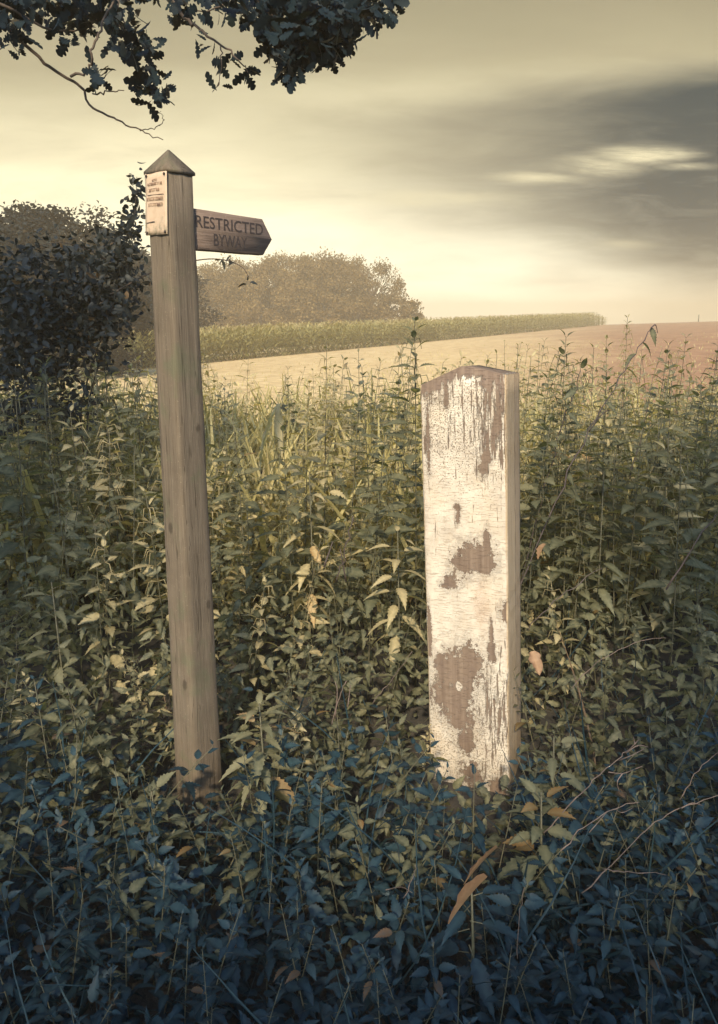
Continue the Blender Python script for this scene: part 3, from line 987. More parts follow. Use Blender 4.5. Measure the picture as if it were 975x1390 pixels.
# single plants that stand out in the picture -------------------------------------------
def big_nettle(px, py_top, Y, H_vis, seed, label, mat='nettle', npairs=14, L=0.085, tmpl=None, lean=0.05, tone=0.45, name='stinging_nettle', cat='nettle', rz=0.0, droop=0.35):
    p = at(px, py_top, Y)
    zg = ground_z(p.x, Y)
    H = p.z - zg
    ms = nettle_parts(seed, H, npairs, L, M[mat], M['stem'], tmpl, start=0.45, lean=lean, tone=tone, droop=droop)
    o = plant_thing(name, ms, (p.x, Y, zg), rz)
    return tag(o, label, cat)


big_nettle(572, 438, 3.0, 0, 201, 'tallest bushy nettle rising against the field beside the white post', npairs=22, L=0.11, lean=0.02)
big_nettle(437, 462, 3.6, 0, 202, 'slender nettle with a thin tip standing between the two posts', 'pale_leaf', 16, 0.085, lean=0.03)
big_nettle(508, 500, 3.4, 0, 203, 'nettle with a broad leafy head just left of the tallest nettle', npairs=16, L=0.09)
big_nettle(768, 458, 3.0, 0, 204, 'upright nettle with a dense dark tip right of the white post', npairs=20, L=0.10, lean=0.05)
big_nettle(812, 474, 3.4, 0, 205, 'narrow nettle tip next to the leaning stalk right of the white post', 'pale_leaf', 16, 0.09)
big_nettle(858, 432, 4.6, 0, 206, 'tall wispy flower spike reaching the skyline on the right', 'pale_leaf', 24, 0.075, NARROW, 0.02, 0.6, 'field_edge_weed', 'weed')
big_nettle(705, 470, 3.2, 0, 207, 'thin curling weed tip just behind the white post', 'pale_leaf', 18, 0.06, NARROW, 0.06, 0.5, 'field_edge_weed', 'weed')
big_nettle(60, 520, 4.4, 0, 208, 'pale bushy weed at the left edge below the dark shrub', 'pale_leaf', 18, 0.08, NLS)
big_nettle(930, 500, 4.0, 0, 209, 'broad leaved pale weed at the right edge of the field border', 'pale_leaf', 18, 0.09, NLS)


TG = 'tall nettle crowns standing above the thicket'
for i, (px, py, Y, m_) in enumerate([(532, 512, 3.3, 'nettle'), (470, 545, 3.1, 'nettle'), (395, 575, 2.9, 'nettle'), (738, 505, 3.3, 'nettle'), (790, 498, 3.6, 'pale_leaf'), (832, 506, 3.2, 'nettle'), (905, 480, 4.2, 'pale_leaf'), (955, 520, 3.4, 'nettle'), (545, 470, 4.2, 'pale_leaf'), (330, 560, 3.2, 'nettle'), (725, 560, 2.9, 'nettle'), (870, 560, 2.9, 'nettle'), (150, 560, 3.6, 'pale_leaf'), (500, 590, 2.8, 'nettle'), (742, 478, 3.9, 'pale_leaf'), (838, 462, 4.4, 'pale_leaf'), (888, 470, 3.8, 'nettle'), (925, 458, 4.6, 'pale_leaf'), (965, 470, 4.0, 'nettle'), (785, 540, 2.9, 'nettle'), (940, 600, 2.7, 'nettle'), (455, 500, 4.2, 'pale_leaf'), (410, 520, 3.8, 'pale_leaf')]):
    o = big_nettle(px, py, Y, 0, 230 + i, 'nettle with a full drooping crown standing above the thicket behind the posts', m_, 17, 0.105, lean=.06)
    o['group'] = TG


def rosette(px, py, Y, n, L, seed, mat, label, name, cat, tmpl=None, el0=0.25, el1=-0.5, tone=0.6, odd=0.0):
    """plant seen from above its top: whorls of long leaves round a short stem"""
    p = at(px, py, Y)
    zg = ground_z(p.x, Y)
    r = random.Random(seed)
    o = empty(name, (p.x, Y, zg))
    tag(o, label, cat)
    H = p.z - zg
    s = MB(); s.tube([(0, 0, -.02), (.01, 0, H * .5), (0, 0, H)], [.005, .004, .002], 5, 0.4)
    P_, B_, T_ = [], [], []
    for i in range(n):
        f = i / n
        a = i * 2.4 + r.uniform(-.3, .3)
        el = el1 + (el0 - el1) * f + r.uniform(-.15, .15)
        d = Vector((math.cos(a) * math.cos(el), math.sin(a) * math.cos(el), math.sin(el)))
        base = Vector((0, 0, H * (0.45 + 0.55 * f)))
        s.tube([base, base + d * L * .25], [.0016, .0012], 3, 0.5, False)
        P_.append(tuple(base + d * L * .25)); B_.append(basis_dir(d, r.uniform(-.4, .4), L * (1.1 - .5 * f) * r.uniform(.8, 1.2)))
        T_.append(1.0 if r.random() < odd else min(.93, max(0, r.gauss(tone, .15))))
    tm = tmpl or NL
    l_ = MB(); l_.scatter(tm[0], tm[1], np.array(P_), np.array(B_), np.array(T_), tm[2])
    s.build('stem', M['stem'], o); l_.build('leaves', M[mat], o)
    return o


DG = 'docks among the low nettles in front'
LONG = nettle_leaf(0.17, 0.45, 0.35, 8)
DOCK = blade(0.15, 0.35, 7, 0.35)
rosette(352, 955, 1.95, 30, 0.105, 301, 'under_leaf', 'pale yellowish leafy plant spreading at the foot of the signpost', 'balsam_plant', 'plant', LONG, 0.5, -0.45, 0.6, 0.06)
rosette(205, 1068, 1.85, 9, 0.085, 302, 'nettle', 'small bluish nettle top left of the foot of the signpost', 'stinging_nettle', 'nettle', None, 0.6, -0.1, 0.7)
rosette(752, 1000, 1.9, 9, 0.10, 303, 'nettle', 'nettle with drooping top leaves beside the right edge of the white post', 'stinging_nettle', 'nettle', LONG, 0.3, -0.9, 0.8, 0.1)
rosette(735, 1075, 1.65, 24, 0.085, 304, 'nettle', 'bushy nettle clump with yellow leaves in front of the white post', 'stinging_nettle', 'nettle', None, 0.5, -0.5, 0.5, 0.12)
rosette(70, 790, 2.5, 14, 0.11, 305, 'nettle', 'nettle with long pointed pale leaves at the left edge', 'stinging_nettle', 'nettle', LONG, 0.4, -0.3, 0.85, 0.04)
rosette(640, 1195, 1.4, 10, 0.11, 306, 'shade_tinted_leaf', 'broad leaved plant in the shade below the white post', 'balsam_plant', 'plant', LONG, 0.5, -0.6, 0.5)
rosette(820, 640, 2.9, 16, 0.11, 307, 'nettle', 'leafy nettle head in the thicket right of the white post', 'stinging_nettle', 'nettle', LONG, 0.4, -0.6, 0.45, 0.03)
rosette(540, 720, 2.7, 20, 0.12, 308, 'pale_leaf', 'pale leafy plant crowding the left side of the white post', 'balsam_plant', 'plant', LONG, 0.4, -0.6, 0.45, 0.06)
rosette(420, 640, 2.9, 22, 0.12, 309, 'pale_leaf', 'pale leafy plant filling the gap midway between the posts', 'balsam_plant', 'plant', LONG, 0.4, -0.6, 0.4, 0.03)


for i, (px, py, Y) in enumerate([]):
    o = rosette(px, py, Y, 7, 0.08 + .01 * (i % 3), 330 + i, 'shade_tinted_leaf', 'dark broad leaved dock among the low nettles in the foreground', 'dock_plant', 'dock', DOCK, 0.7, -0.4, 0.35 + .1 * (i % 3))
    o['group'] = DG


def leaf_thing(px0, py0, px1, py1, Y0, Y1, width, mat, label, tone=0.5, roll=0.3, name='withered_leaf', cat='leaf'):
    a, c_ = at(px0, py0, Y0), at(px1, py1, Y1)
    L = (c_ - a).length
    tm = blade(width, 0.12, 9, 0.5)
    V = np.array(tm[0]); r = random.Random(int(px0))
    for i in range(0, len(V), 3):
        for k_ in (0, 2): V[i + k_, 1] *= r.uniform(.7, 1.2); V[i + k_, 2] += r.uniform(-.03, .03)
    q = MB(); q.scatter(V, tm[1], np.zeros((1, 3)), np.array([basis_dir(c_ - a, roll, L)]), np.array([tone]), tm[2])
    o = q.build(name, M[mat]); o.location = a
    return tag(o, label, cat)


leaf_thing(676, 1150, 637, 1208, 1.38, 1.33, 0.16, 'brown_leaf', 'rust brown withered dock leaf hanging among the dark foreground leaves, upper of two', 0.5, 1.0)
leaf_thing(662, 1190, 618, 1262, 1.36, 1.30, 0.22, 'brown_leaf', 'larger rust brown withered dock leaf drooping lowest below the white post', 0.25, 1.2)
leaf_thing(722, 884, 731, 916, 2.3, 2.28, 0.26, 'brown_leaf', 'tan withered leaf against the right side of the white post', 0.35, 0.6)
leaf_thing(740, 738, 733, 760, 2.7, 2.68, 0.3, 'brown_leaf', 'small tan leaf in the nettles right of the white post', 0.8, 0.4)
leaf_thing(376, 552, 364, 640, 3.1, 3.05, 0.09, 'pale_leaf', 'long tan wilted leaf hanging behind the signpost, left of a pair', 0.85, 0.8)
leaf_thing(378, 548, 385, 622, 3.15, 3.1, 0.08, 'pale_leaf', 'long tan wilted leaf hanging behind the signpost, right of a pair', 0.9, 0.5)


def stalk(pts, Y, r0, r1, mat, label, twigs=(), leaves=(), name='dead_stalk', cat='stalk', Y1=None):
    """one dry stem with its side twigs; traced in the place at distance Y"""
    Y1 = Y1 or Y
    n_ = len(pts)
    W = [at(px, py, Y + (Y1 - Y) * i / max(1, n_ - 1)) for i, (px, py) in enumerate(pts)]
    o = empty(name, W[0]); tag(o, label, cat)
    q = MB(); sp_ = spline([w - W[0] for w in W], 6); sp_ = [p_ + Vector((R.gauss(0, 1), R.gauss(0, 1), R.gauss(0, 1))) * r0 * .8 for p_ in sp_]; q.tube(sp_, [a_ * R.uniform(.45, .75) for a_ in lerp_r(r0, r1, len(sp_))], 5, R.uniform(.3, .8))
    q.build('stem', M[mat], o)
    for tw in twigs:
        T_ = [at(px, py, Y1 + R.uniform(-.02, .02)) - W[0] for px, py in tw]
        q = MB(); s2 = spline(T_, 4); q.tube(s2, lerp_r(r1 * 1.1, r1 * .5, len(s2)), 4, R.uniform(.3, .8)); q.build('twig', M[mat], o)
    if leaves:
        q = MB()
        P_ = np.array([tuple(at(px, py, Y1) - W[0]) for px, py, *_ in leaves])
        B_ = np.array([basis_dir(at(px + dx, py + dy, Y1 - .03) - at(px, py, Y1), R.uniform(-.8, .8), 0.07) for px, py, dx, dy in leaves])
        q.scatter(LONG[0], LONG[1], P_, B_, np.clip(rng.normal(.4, .2, len(P_)), 0, .9), LONG[2])
        q.build('leaves', M['nettle'], o)
    return o


stalk([(690, 840), (745, 700), (800, 585), (850, 500), (884, 445)], 2.75, .006, .003, 'dark_stem', 'long dark stalk leaning right to a curled tip on the skyline', [[(884, 445), (890, 441), (893, 452)], [(800, 585), (820, 560), (835, 556)]],
      [(884, 445, 8, 22), (872, 465, 16, 14), (862, 480, -14, 12), (850, 500, 20, 12), (838, 520, -18, 10), (822, 545, 18, 14), (806, 575, -20, 14), (795, 600, 20, 16), (780, 620, -22, 16), (768, 640, 16, 22)], 'leaning_stalk', Y1=2.9)
stalk([(855, 650), (878, 560), (884, 520)], 3.3, .004, .002, 'dark_stem', 'short thin dark stalk in the sunlit weeds at the right', [], [], 'leaning_stalk')
stalk([(700, 820), (735, 680), (770, 560), (790, 500)], 2.9, .005, .002, 'dark_stem', 'dark stalk leaning parallel to the long one, nearer the white post', [], [(770, 560, 14, 10), (782, 530, -14, 8), (790, 500, 6, -14)], 'leaning_stalk')
stalk([(905, 800), (955, 720), (985, 690)], 2.4, .005, .003, 'dark_stem', 'thick dark stalk slanting up at the right edge', [], [], 'leaning_stalk')
stalk([(715, 855), (760, 810), (815, 770)], 2.4, .004, .002, 'dark_stem', 'low dark stalk slanting across the nettles right of the white post', [], [], 'leaning_stalk')
stalk([(455, 790), (470, 745), (480, 700)], 2.7, .005, .004, 'dark_stem', 'broken dark stalk standing between the posts', [[(470, 790), (462, 745)], [(440, 770), (452, 735)]], [], 'leaning_stalk')
stalk([(740, 1130), (790, 1075), (838, 1033), (862, 1010)], 1.62, .0028, .0016, 'dead_stem', 'pale dry stalk with a twiggy head, highest of those right of the white post',
      [[(838, 1033), (858, 1025), (876, 1016)], [(850, 1022), (866, 1012), (880, 1014)], [(826, 1048), (845, 1050), (862, 1044)], [(862, 1010), (860, 1000)], [(862, 1010), (868, 1002)], [(845, 1050), (838, 1062), (842, 1078)], [(862, 1044), (872, 1040)]])
stalk([(760, 1155), (800, 1118), (835, 1098), (868, 1088)], 1.5, .0026, .0014, 'dead_stem', 'forked pale dry stalk, middle of the dry stalks at the lower right', [[(835, 1098), (845, 1103), (860, 1096)], [(800, 1130), (826, 1100)]])
stalk([(790, 1215), (870, 1135), (925, 1097), (985, 1078)], 1.42, .0024, .0014, 'dead_stem', 'long thin dry stalk reaching the right edge, lowest of the slanting dry stalks', [[(925, 1097), (940, 1090), (955, 1094)]])
stalk([(818, 1180), (860, 1184), (905, 1187)], 1.4, .0018, .0010, 'dead_stem', 'short thin dry stalk lying level at the lower right')
stalk([(925, 1085), (948, 1045), (985, 1012)], 1.6, .0022, .0014, 'dead_stem', 'pale dry stalk rising at the right edge')
stalk([(775, 935), (810, 900), (870, 870), (905, 865)], 2.0, .0022, .0012, 'dead_stem', 'fine pale stalk bent across the shaded nettles right of the white post')
stalk([(548, 1220), (562, 1190), (564, 1175)], 1.4, .0018, .001, 'dead_stem', 'short curved dry stalk in the middle of the dark foreground', [[(524, 1208), (545, 1204), (560, 1212)]])
stalk([(450, 985), (462, 945), (470, 925)], 2.1, .0032, .0022, 'dead_stem', 'pale split dry stalk standing between the feet of the posts', [[(455, 975), (458, 940), (455, 925)], [(472, 960), (476, 930)]])
stalk([(505, 955), (530, 925), (560, 885)], 2.1, .002, .001, 'dead_stem', 'thin pale stalk slanting toward the white post from the left')
stalk([(702, 1300), (705, 1250), (712, 1205)], 1.3, .0016, .001, 'dead_stem', 'hair thin dry stalk near the bottom below the white post')

# ------------------------------------------------------------------ left hedgerow shrub
def leaf_cloud(mb, ells, Y, dy, dens, size, tmpl, tone=0.4, sd_=.2, odd=.02, droop=0.1, up=0.2, origin=Vector((0, 0, 0))):
    for e in ells:
        cx, cy, rx, ry = e[:4]
        k = e[4] if len(e) > 4 else 1.0
        n_ = max(3, int(rx * ry * dens * k))
        a = rng.random(n_) * 2 * PI; q = np.minimum(1.7, np.abs(rng.normal(0, .72, n_))) if dy > .2 else np.sqrt(rng.random(n_))
        P_ = []
        for i in range(n_):
            P_.append(tuple(at(cx + rx * q[i] * math.cos(a[i]), cy + ry * q[i] * math.sin(a[i]), Y + rng.normal(0, dy)) - origin))
        mb.scatter(tmpl[0], tmpl[1], np.array(P_), rand_bases(n_, size, up, droop), tones(n_, tone, sd_, odd), tmpl[2])


base = at(95, 640, 4.6)
HB = Vector((base.x, 4.6, ground_z(base.x, 4.6)))
shrub = empty('hedgerow_shrub', HB)
tag(shrub, 'dark twiggy hedgerow shrub with small leaves, left of the signpost', 'shrub')
SH_BR = [[(118, 640), (122, 540), (150, 450), (168, 380), (182, 300), (186, 240)], [(118, 640), (110, 560), (130, 480), (146, 430), (120, 360)], [(150, 450), (128, 440), (90, 470), (40, 450), (-20, 440)],
         [(115, 600), (70, 550), (20, 520), (-40, 510)], [(168, 380), (140, 350), (90, 330), (40, 335)], [(182, 300), (160, 290), (140, 305)], [(110, 560), (150, 540), (165, 580), (170, 610)],
         [(130, 480), (90, 410), (50, 400), (0, 380)]]
for i, br in enumerate(SH_BR):
    W = spline([at(px, py, 4.6 + 0.25 * math.sin(i * 2.1 + j)) - HB for j, (px, py) in enumerate(br)], 6)
    if i < 2: W = [Vector((0, 0, -.05))] + W
    q = MB(); q.tube(W, lerp_r(0.007 if i < 2 else .0045, .0016, len(W)), 5)
    q.build('branch', M['twig_bark'], shrub, True)
W = spline([at(px, py, 4.2) - HB for px, py in ((150, 400), (210, 368), (270, 353), (305, 353), (328, 362), (338, 376))], 6)
q = MB(); q.tube(W, lerp_r(.005, .0018, len(W)), 5); q.build('branch', M['twig_bark'], shrub, True)
lc = MB()
leaf_cloud(lc, [(185, 262, 9, 26, 1), (178, 300, 16, 22, 1), (160, 335, 26, 26, 1), (172, 380, 28, 30, .7), (135, 360, 40, 30, .45), (50, 400, 60, 26, .5),
                (110, 410, 40, 30, .5), (150, 440, 24, 20, .7), (95, 465, 45, 26, .8), (30, 455, 45, 30, .9), (10, 500, 36, 30, .7), (140, 490, 18, 18, .6), (120, 540, 22, 26, .3), (35, 540, 36, 24, .6), (8, 585, 24, 26, .8), (90, 380, 50, 40, .5), (10, 390, 40, 40, .8), (40, 350, 50, 30, .7), (100, 350, 40, 30, .6), (60, 420, 60, 40, .8), (110, 400, 40, 40, .6), (140, 420, 30, 50, .6), (165, 400, 26, 40, .6), (60, 440, 60, 30, .8), (20, 560, 40, 30, .7), (60, 500, 60, 40, .8), (120, 450, 40, 40, .6), (150, 360, 30, 40, .6), (30, 480, 50, 40, .8), (175, 335, 16, 30, .8), (90, 560, 40, 30, .5),
                (170, 420, 20, 30, .5), (60, 565, 22, 20, .4), (20, 420, 36, 24, .6)], 4.6, .28, 0.26, 0.044, OVATE, .42, .22, .03, origin=HB)
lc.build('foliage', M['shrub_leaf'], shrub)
lc = MB()
leaf_cloud(lc, [(300, 356, 20, 6, 1), (338, 380, 6, 8, 1)], 4.2, .05, 0.05, 0.045, OVATE, .6, .2, .05, origin=HB)
lc.build('sprig_leaves', M['shrub_leaf'], shrub)

# ------------------------------------------------------------------ woods
def tree_parts(seed, H, Rw, nclump, per, size, mat, low=0.12, branchy=False, wood='bark', open_side=None):
    r = random.Random(seed); g = np.random.default_rng(seed)
    tb = MB()
    tb.tube([(0, 0, -.3), (0.1, 0, H * .25), (0.05, .1, H * .55), (0, 0, H * .8)], [H * .028, H * .022, H * .013, H * .004], 7)
    lbm = MB(); cr = MB()
    cent = []
    for i in range(nclump):
        a = r.uniform(0, 2 * PI); f = r.uniform(low, 1.0)
        prof = math.sin(PI * min(1, max(.06, (f * 0.92) ** 0.75))) ** 0.55
        rr_ = Rw * prof * math.sqrt(r.uniform(.25, 1.0))
        c_ = Vector((math.cos(a) * rr_, math.sin(a) * rr_, H * f * (0.93 + 0.05 * math.cos(3 * a + seed))))
        cent.append(c_)
        if i % 3 == 0:
            st = Vector((0, 0, H * max(.12, f * .55)))
            mid_ = st.lerp(c_, .5) + Vector((0, 0, -.03 * H))
            tb.tube(spline([st, mid_, c_], 3), lerp_r(H * .010, H * .0025, 7), 5)
    P_, T_ = [], []
    for c_ in cent:
        cr_ = Rw * r.uniform(.14, .30)
        q = g.normal(size=(per, 3)); q /= np.linalg.norm(q, axis=1, keepdims=True)
        q *= (cr_ * g.random((per, 1)) ** 0.45)
        q[:, 2] *= .8
        P_.append(q + np.array(c_))
        T_.append(np.clip(g.normal(r.uniform(.25, .65), .2, per), 0, .93))
    P_ = np.concatenate(P_); T_ = np.concatenate(T_)
    T_[g.random(len(T_)) < .01] = 1.0
    keep = P_[:, 2] > 0.1
    P_, T_ = P_[keep], T_[keep]
    cr.scatter(CARD[0], CARD[1], P_, rand_bases(len(P_), size, .15, .05, seed), T_, None)
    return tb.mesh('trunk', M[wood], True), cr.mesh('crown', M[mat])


def tree(name, parts, loc, rz, sc, label, group):
    o = empty(name, loc, rz)
    o.scale = sc
    link('trunk', parts[0], o); link('crown', parts[1], o)
    return tag(o, label, 'tree', group)


dark_v = [tree_parts(500 + i, 10.0, 4.2, 150, 130, 0.25, 'dark_crown', 0.01) for i in range(3)]
G1 = 'dark trees of the wood on the left'
LW = [(-70, 272, 27, 'at the picture\'s left edge, tallest of the dark wood'), (-10, 282, 28, 'second from the left in the dark wood'), (38, 277, 30, 'third from the left in the dark wood, with a rounded top'),
      (82, 287, 33, 'fourth from the left in the dark wood, broad and dense'), (118, 300, 46, 'fifth from the left in the dark wood, on its sloping shoulder'), (165, 335, 52, 'at the right end of the dark wood, behind the signpost'), (215, 348, 60, 'low tree linking the dark wood to the far hedgerow behind the signpost')]
for i, (px, py, Y, txt) in enumerate(LW):
    p = at(px, py, Y); zg = ground_z(p.x, Y)
    s = (p.z - zg) / 10.0
    tree('woodland_tree', dark_v[i % 3], (p.x, Y, zg), i * 1.9, (s * 1.25, s * 1.25, s), 'dark dense tree ' + txt, G1)
warm_v = [tree_parts(600 + i, 11.0, 5.6, 170, 120, 0.27, 'warm_crown', 0.05) for i in range(3)]
open_v = tree_parts(650, 11.0, 5.4, 80, 90, 0.28, 'warm_crown', 0.22, wood='twig_bark')
G2 = 'olive brown trees of the far hedgerow'
HW = [(268, 362, 96, 'first from the left, half hidden by the signpost arm'), (310, 354, 98, 'second from the left, below the tip of the arm'), (352, 350, 96, 'third from the left, beyond the tip of the arm'), (392, 348, 99, 'fourth from the left, round topped'),
      (432, 345, 97, 'fifth from the left, slightly the tallest'), (462, 346, 99, 'sixth from the left, beside the open tree')]
for i, (px, py, Y, txt) in enumerate(HW):
    p = at(px, py, Y); zg = ground_z(p.x, Y); s = (p.z - zg) / 11.0
    tree('hedgerow_tree', warm_v[i % 3], (p.x, Y, zg), i * 2.3, (s * .92, s * .92, s), 'olive tree in the far hedgerow, ' + txt, G2)
p = at(506, 352, 95); zg = ground_z(p.x, 95); s = (p.z - zg) / 11.0
tree('hedgerow_tree', open_v, (p.x, 95, zg), 0.4, (s * .98, s * .98, s), 'open crowned tree with bare pale limbs at the right end of the far hedgerow', G2)
bush_v = tree_parts(670, 4.5, 3.0, 50, 90, 0.26, 'warm_crown', 0.05)
for px, py, txt in ((540, 402, 'rounded bush under the open tree at the right end of the far hedgerow'), (558, 420, 'lowest bush ending the far hedgerow on the right'), (486, 405, 'bush below the open tree, behind the maize'), (440, 400, 'bush at the foot of the far hedgerow behind the maize, left of the open tree')):
    p = at(px, py, 92); zg = ground_z(p.x, 92); s = (p.z - zg) / 4.5
    o = tree('hedgerow_bush', bush_v, (p.x, 92, zg), px, (s, s, s), txt, 'bushes at the foot of the far hedgerow')
    o['category'] = 'bush'

# ------------------------------------------------------------------ standing maize
A, Bv = Vector((-12.4, 42.5)), Vector((43.7, 135.0))
dirv = (Bv - A); Lc = dirv.length; dirv.normalize(); nrmv = Vector((-dirv.y, dirv.x))
mz = MB()
MB_T = blade(0.085, 0.75, 3, 0.2)
Pm, Bm, Tm = [], [], []
g = np.random.default_rng(77)
stemP = []
rows = 9
for rw in range(rows):
    step = 0.27 if rw < 3 else 0.42
    a0 = -26.0 - rw
    u = a0
    while u < Lc - rw * 0.3:
        p2 = A + dirv * (u + g.normal(0, .06)) + nrmv * (rw * 0.85 + g.normal(0, .07))
        u += step * (1.0 + 0.6 * max(0, u) / Lc)
        zg = ground_z(p2.x, p2.y)
        Hm = 2.05 * g.uniform(.88, 1.08) * (0.6 + 0.4 * sstep(0, 7, Lc - u))
        stemP.append((p2.x, p2.y, zg, Hm))
        nl = 11 if rw < 4 else 8
        for j in range(nl):
            f = (0.02 if rw < 4 else 0.2) + (0.96 if rw < 4 else .78) * j / nl
            aa = j * PI + g.normal(0, .7) + p2.x
            el = 0.7 + .3 * g.random()
            d = Vector((math.cos(aa) * math.cos(el), math.sin(aa) * math.cos(el), math.sin(el)))
            Pm.append((p2.x, p2.y, zg + Hm * f)); Bm.append(basis_dir(d, 0, 0.75 * g.uniform(.7, 1.1))); Tm.append(min(.93, max(0, g.normal(.12 + .6 * f, .14))))  # tone rises up the stalk: shaded base and lit tops put into colour
        # tassel
        for j in range(3):
            aa = g.random() * 6.28
            Pm.append((p2.x, p2.y, zg + Hm)); Bm.append(basis_dir((math.cos(aa) * .3, math.sin(aa) * .3, 1), 0, .32)); Tm.append(1.0)
mz.scatter(MB_T[0], MB_T[1], np.array(Pm), np.array(Bm), np.array(Tm), None)
tag(mz.build('maize_crop', M['maize']), 'strip of standing green and straw coloured maize in front of the far hedgerow', 'crop', kind='stuff')

# pole on the skyline
p = at(949, 427, 150); zg = ground_z(p.x, 150)
q = MB(); q.tube([(0, 0, -.5), (0, 0, p.z - zg - .1), (0.02, 0, p.z - zg)], [.11, .08, .05], 6)
pole = q.build('marker_pole', M['bark']); pole.location = (p.x, 150, zg)
tag(pole, 'tiny thin pole on the skyline of the bare field at far right', 'pole')

# ------------------------------------------------------------------ oak over the lane, and the added shade tree
SUN_AZ, SUN_EL = math.atan2(-0.15, -0.99), rad(35)
SV = Vector((math.sin(SUN_AZ) * math.cos(SUN_EL), math.cos(SUN_AZ) * math.cos(SUN_EL), math.sin(SUN_EL)))
OB = Vector((-6.6, -1.9, 0))
oak = empty('oak_tree', OB)
tag(oak, 'oak beside the lane with dark lobed leaves hanging in from the top left', 'tree')
q = MB(); q.tube(spline([(0, 0, -.3), (.1, 0, 1.5), (.2, .2, 3.2), (.1, .4, 5.5), (.2, .3, 7.5)], 4), lerp_r(.38, .12, 17), 12)
q.build('trunk', M['bark'], oak, True)
lane = empty('unseen_shade_tree', (4.6, -5.2, 0))  # added out-of-view tree, carries the shade lobes on the right
tag(lane, 'unseen tree added behind the viewpoint to shade the foreground and right side', 'tree')
LB = Vector((4.6, -5.2, 0))
q = MB(); q.tube(spline([(0, 0, -.3), (-.1, .1, 1.2), (-.3, .2, 2.4), (-.5, .3, 3.6), (-.4, .3, 5.0)], 4), lerp_r(.24, .06, 17), 10)
q.build('trunk', M['bark'], lane, True)
lobes = []  # crown lobes added up-sun and overhead to shade chosen spots
for (x, y, z, s, r1) in [(-1.0, 1.1, .15, 5.5, .62), (-.3, 1.15, .1, 5.3, .6), (.4, 1.2, .1, 5.4, .62), (1.1, 1.3, .15, 5.6, .75), (1.2, 1.9, .35, 6.2, .55), (1.75, 2.7, .6, 6.8, .7), (2.5, 2.9, .6, 7.0, .75), (2.4, 3.9, .7, 7.6, .8), (2.2, 1.6, .2, 6.4, .9), (3.3, 3.6, .6, 7.4, .9),
                         (-1.45, 1.9, .3, 6.6, .55), (-1.75, 2.7, .6, 7.0, .65), (-2.3, 3.5, .8, 7.4, .75), (-2.9, 4.3, .8, 8.0, .8), (-2.0, 1.6, .2, 6.6, .8), (-2.0, 4.6, 1.5, 9.0, .9), (-2.7, 4.7, 2.1, 9.2, .95), (-3.2, 4.4, 1.2, 8.6, .9), (-1.6, 2.6, .7, 7.2, .6), (-1.55, 2.9, 1.0, 7.4, .6), (-2.1, 3.4, 1.1, 7.8, .7), (1.4, 2.6, .8, 7.0, .58), (2.0, 3.4, .9, 7.6, .75), (0, .4, 0, 5.6, .9), (-1.2, .3, 0, 5.8, .9), (1.4, .5, 0, 5.8, .9)]:
    lobes.append((Vector((x, y, z)) + SV * s, r1))
lobes += [(Vector((-6.5, -1.8, 7.8)), 1.3), (Vector((-7.6, -2.6, 6.9)), 1.2), (Vector((-6.3, -0.6, 6.9)), 1.1), (Vector((-7.5, -1.0, 6.6)), 1.0), (Vector((-2.3, .2, 4.1)), .9), (Vector((1.7, .1, 4.2)), .95)]
fo, fl2 = MB(), MB()
for c_, r1 in lobes:
    n_ = int(620 * r1 * r1) + 60
    own = c_.x < -0.95
    root_, org, fm = (oak, OB, fo) if own else (lane, LB, fl2)
    qv = rng.normal(size=(n_, 3)); qv /= np.linalg.norm(qv, axis=1, keepdims=True)
    P_ = qv * (r1 * np.minimum(1.25, np.abs(rng.normal(0, .55, (n_, 1))))) * np.array([1, 1, .8]) + np.array(c_ - org)
    fm.scatter(CARD[0], CARD[1], P_, rand_bases(n_, .16, .3, .1), tones(n_, .4, .2), CARD[2])
    st = Vector((.15, .3, min(4.8, max(2.4, c_.z * .55)))) if own else Vector((-.2, .2, 1.8))
    mid_ = st.lerp(c_ - org, .5) + Vector((0, 0, .3 if own else -.1))
    W = spline([st, mid_, c_ - org], 5)
    q = MB(); q.tube(W, lerp_r(.055, .012, len(W)), 6); q.build('limb', M['bark'], root_, True)
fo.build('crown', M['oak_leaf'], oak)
fl2.build('crown', M['oak_leaf'], lane)

OY = 3.7
# visible boughs: (pixels along the bough, radius)
boughs = [([(-120, -60), (-40, -10), (10, 40), (60, 85), (108, 115), (126, 147), (160, 163), (192, 177), (220, 190)], .009, .002),
          ([(192, 177), (213, 174), (222, 163), (217, 151)], .0025, .0012), ([(126, 128), (150, 125), (168, 122)], .004, .002),
          ([(100, 104), (122, 95), (126, 70), (135, 40), (150, 10), (160, -30)], .006, .004), ([(-60, -30), (10, 10), (70, 40), (120, 40)], .008, .003),
          ([(60, -50), (90, 10), (150, 30), (190, 60), (205, 105)], .009, .003), ([(165, -50), (160, 10), (175, 40)], .008, .003),
          ([(220, -50), (245, 15), (270, 40), (300, 62), (325, 82), (338, 98)], .008, .002), ([(300, 62), (302, 90), (296, 118)], .003, .0015),
          ([(320, -60), (350, 0), (385, 40), (400, 80)], .012, .004), ([(400, -60), (440, 0), (470, 30), (500, 20), (532, 10)], .010, .003), ([(385, 40), (420, 60), (440, 75)], .005, .002), ([(330, -40), (300, 8), (262, 14)], .006, .002)]
hub = at(120, -330, 2.6) - OB
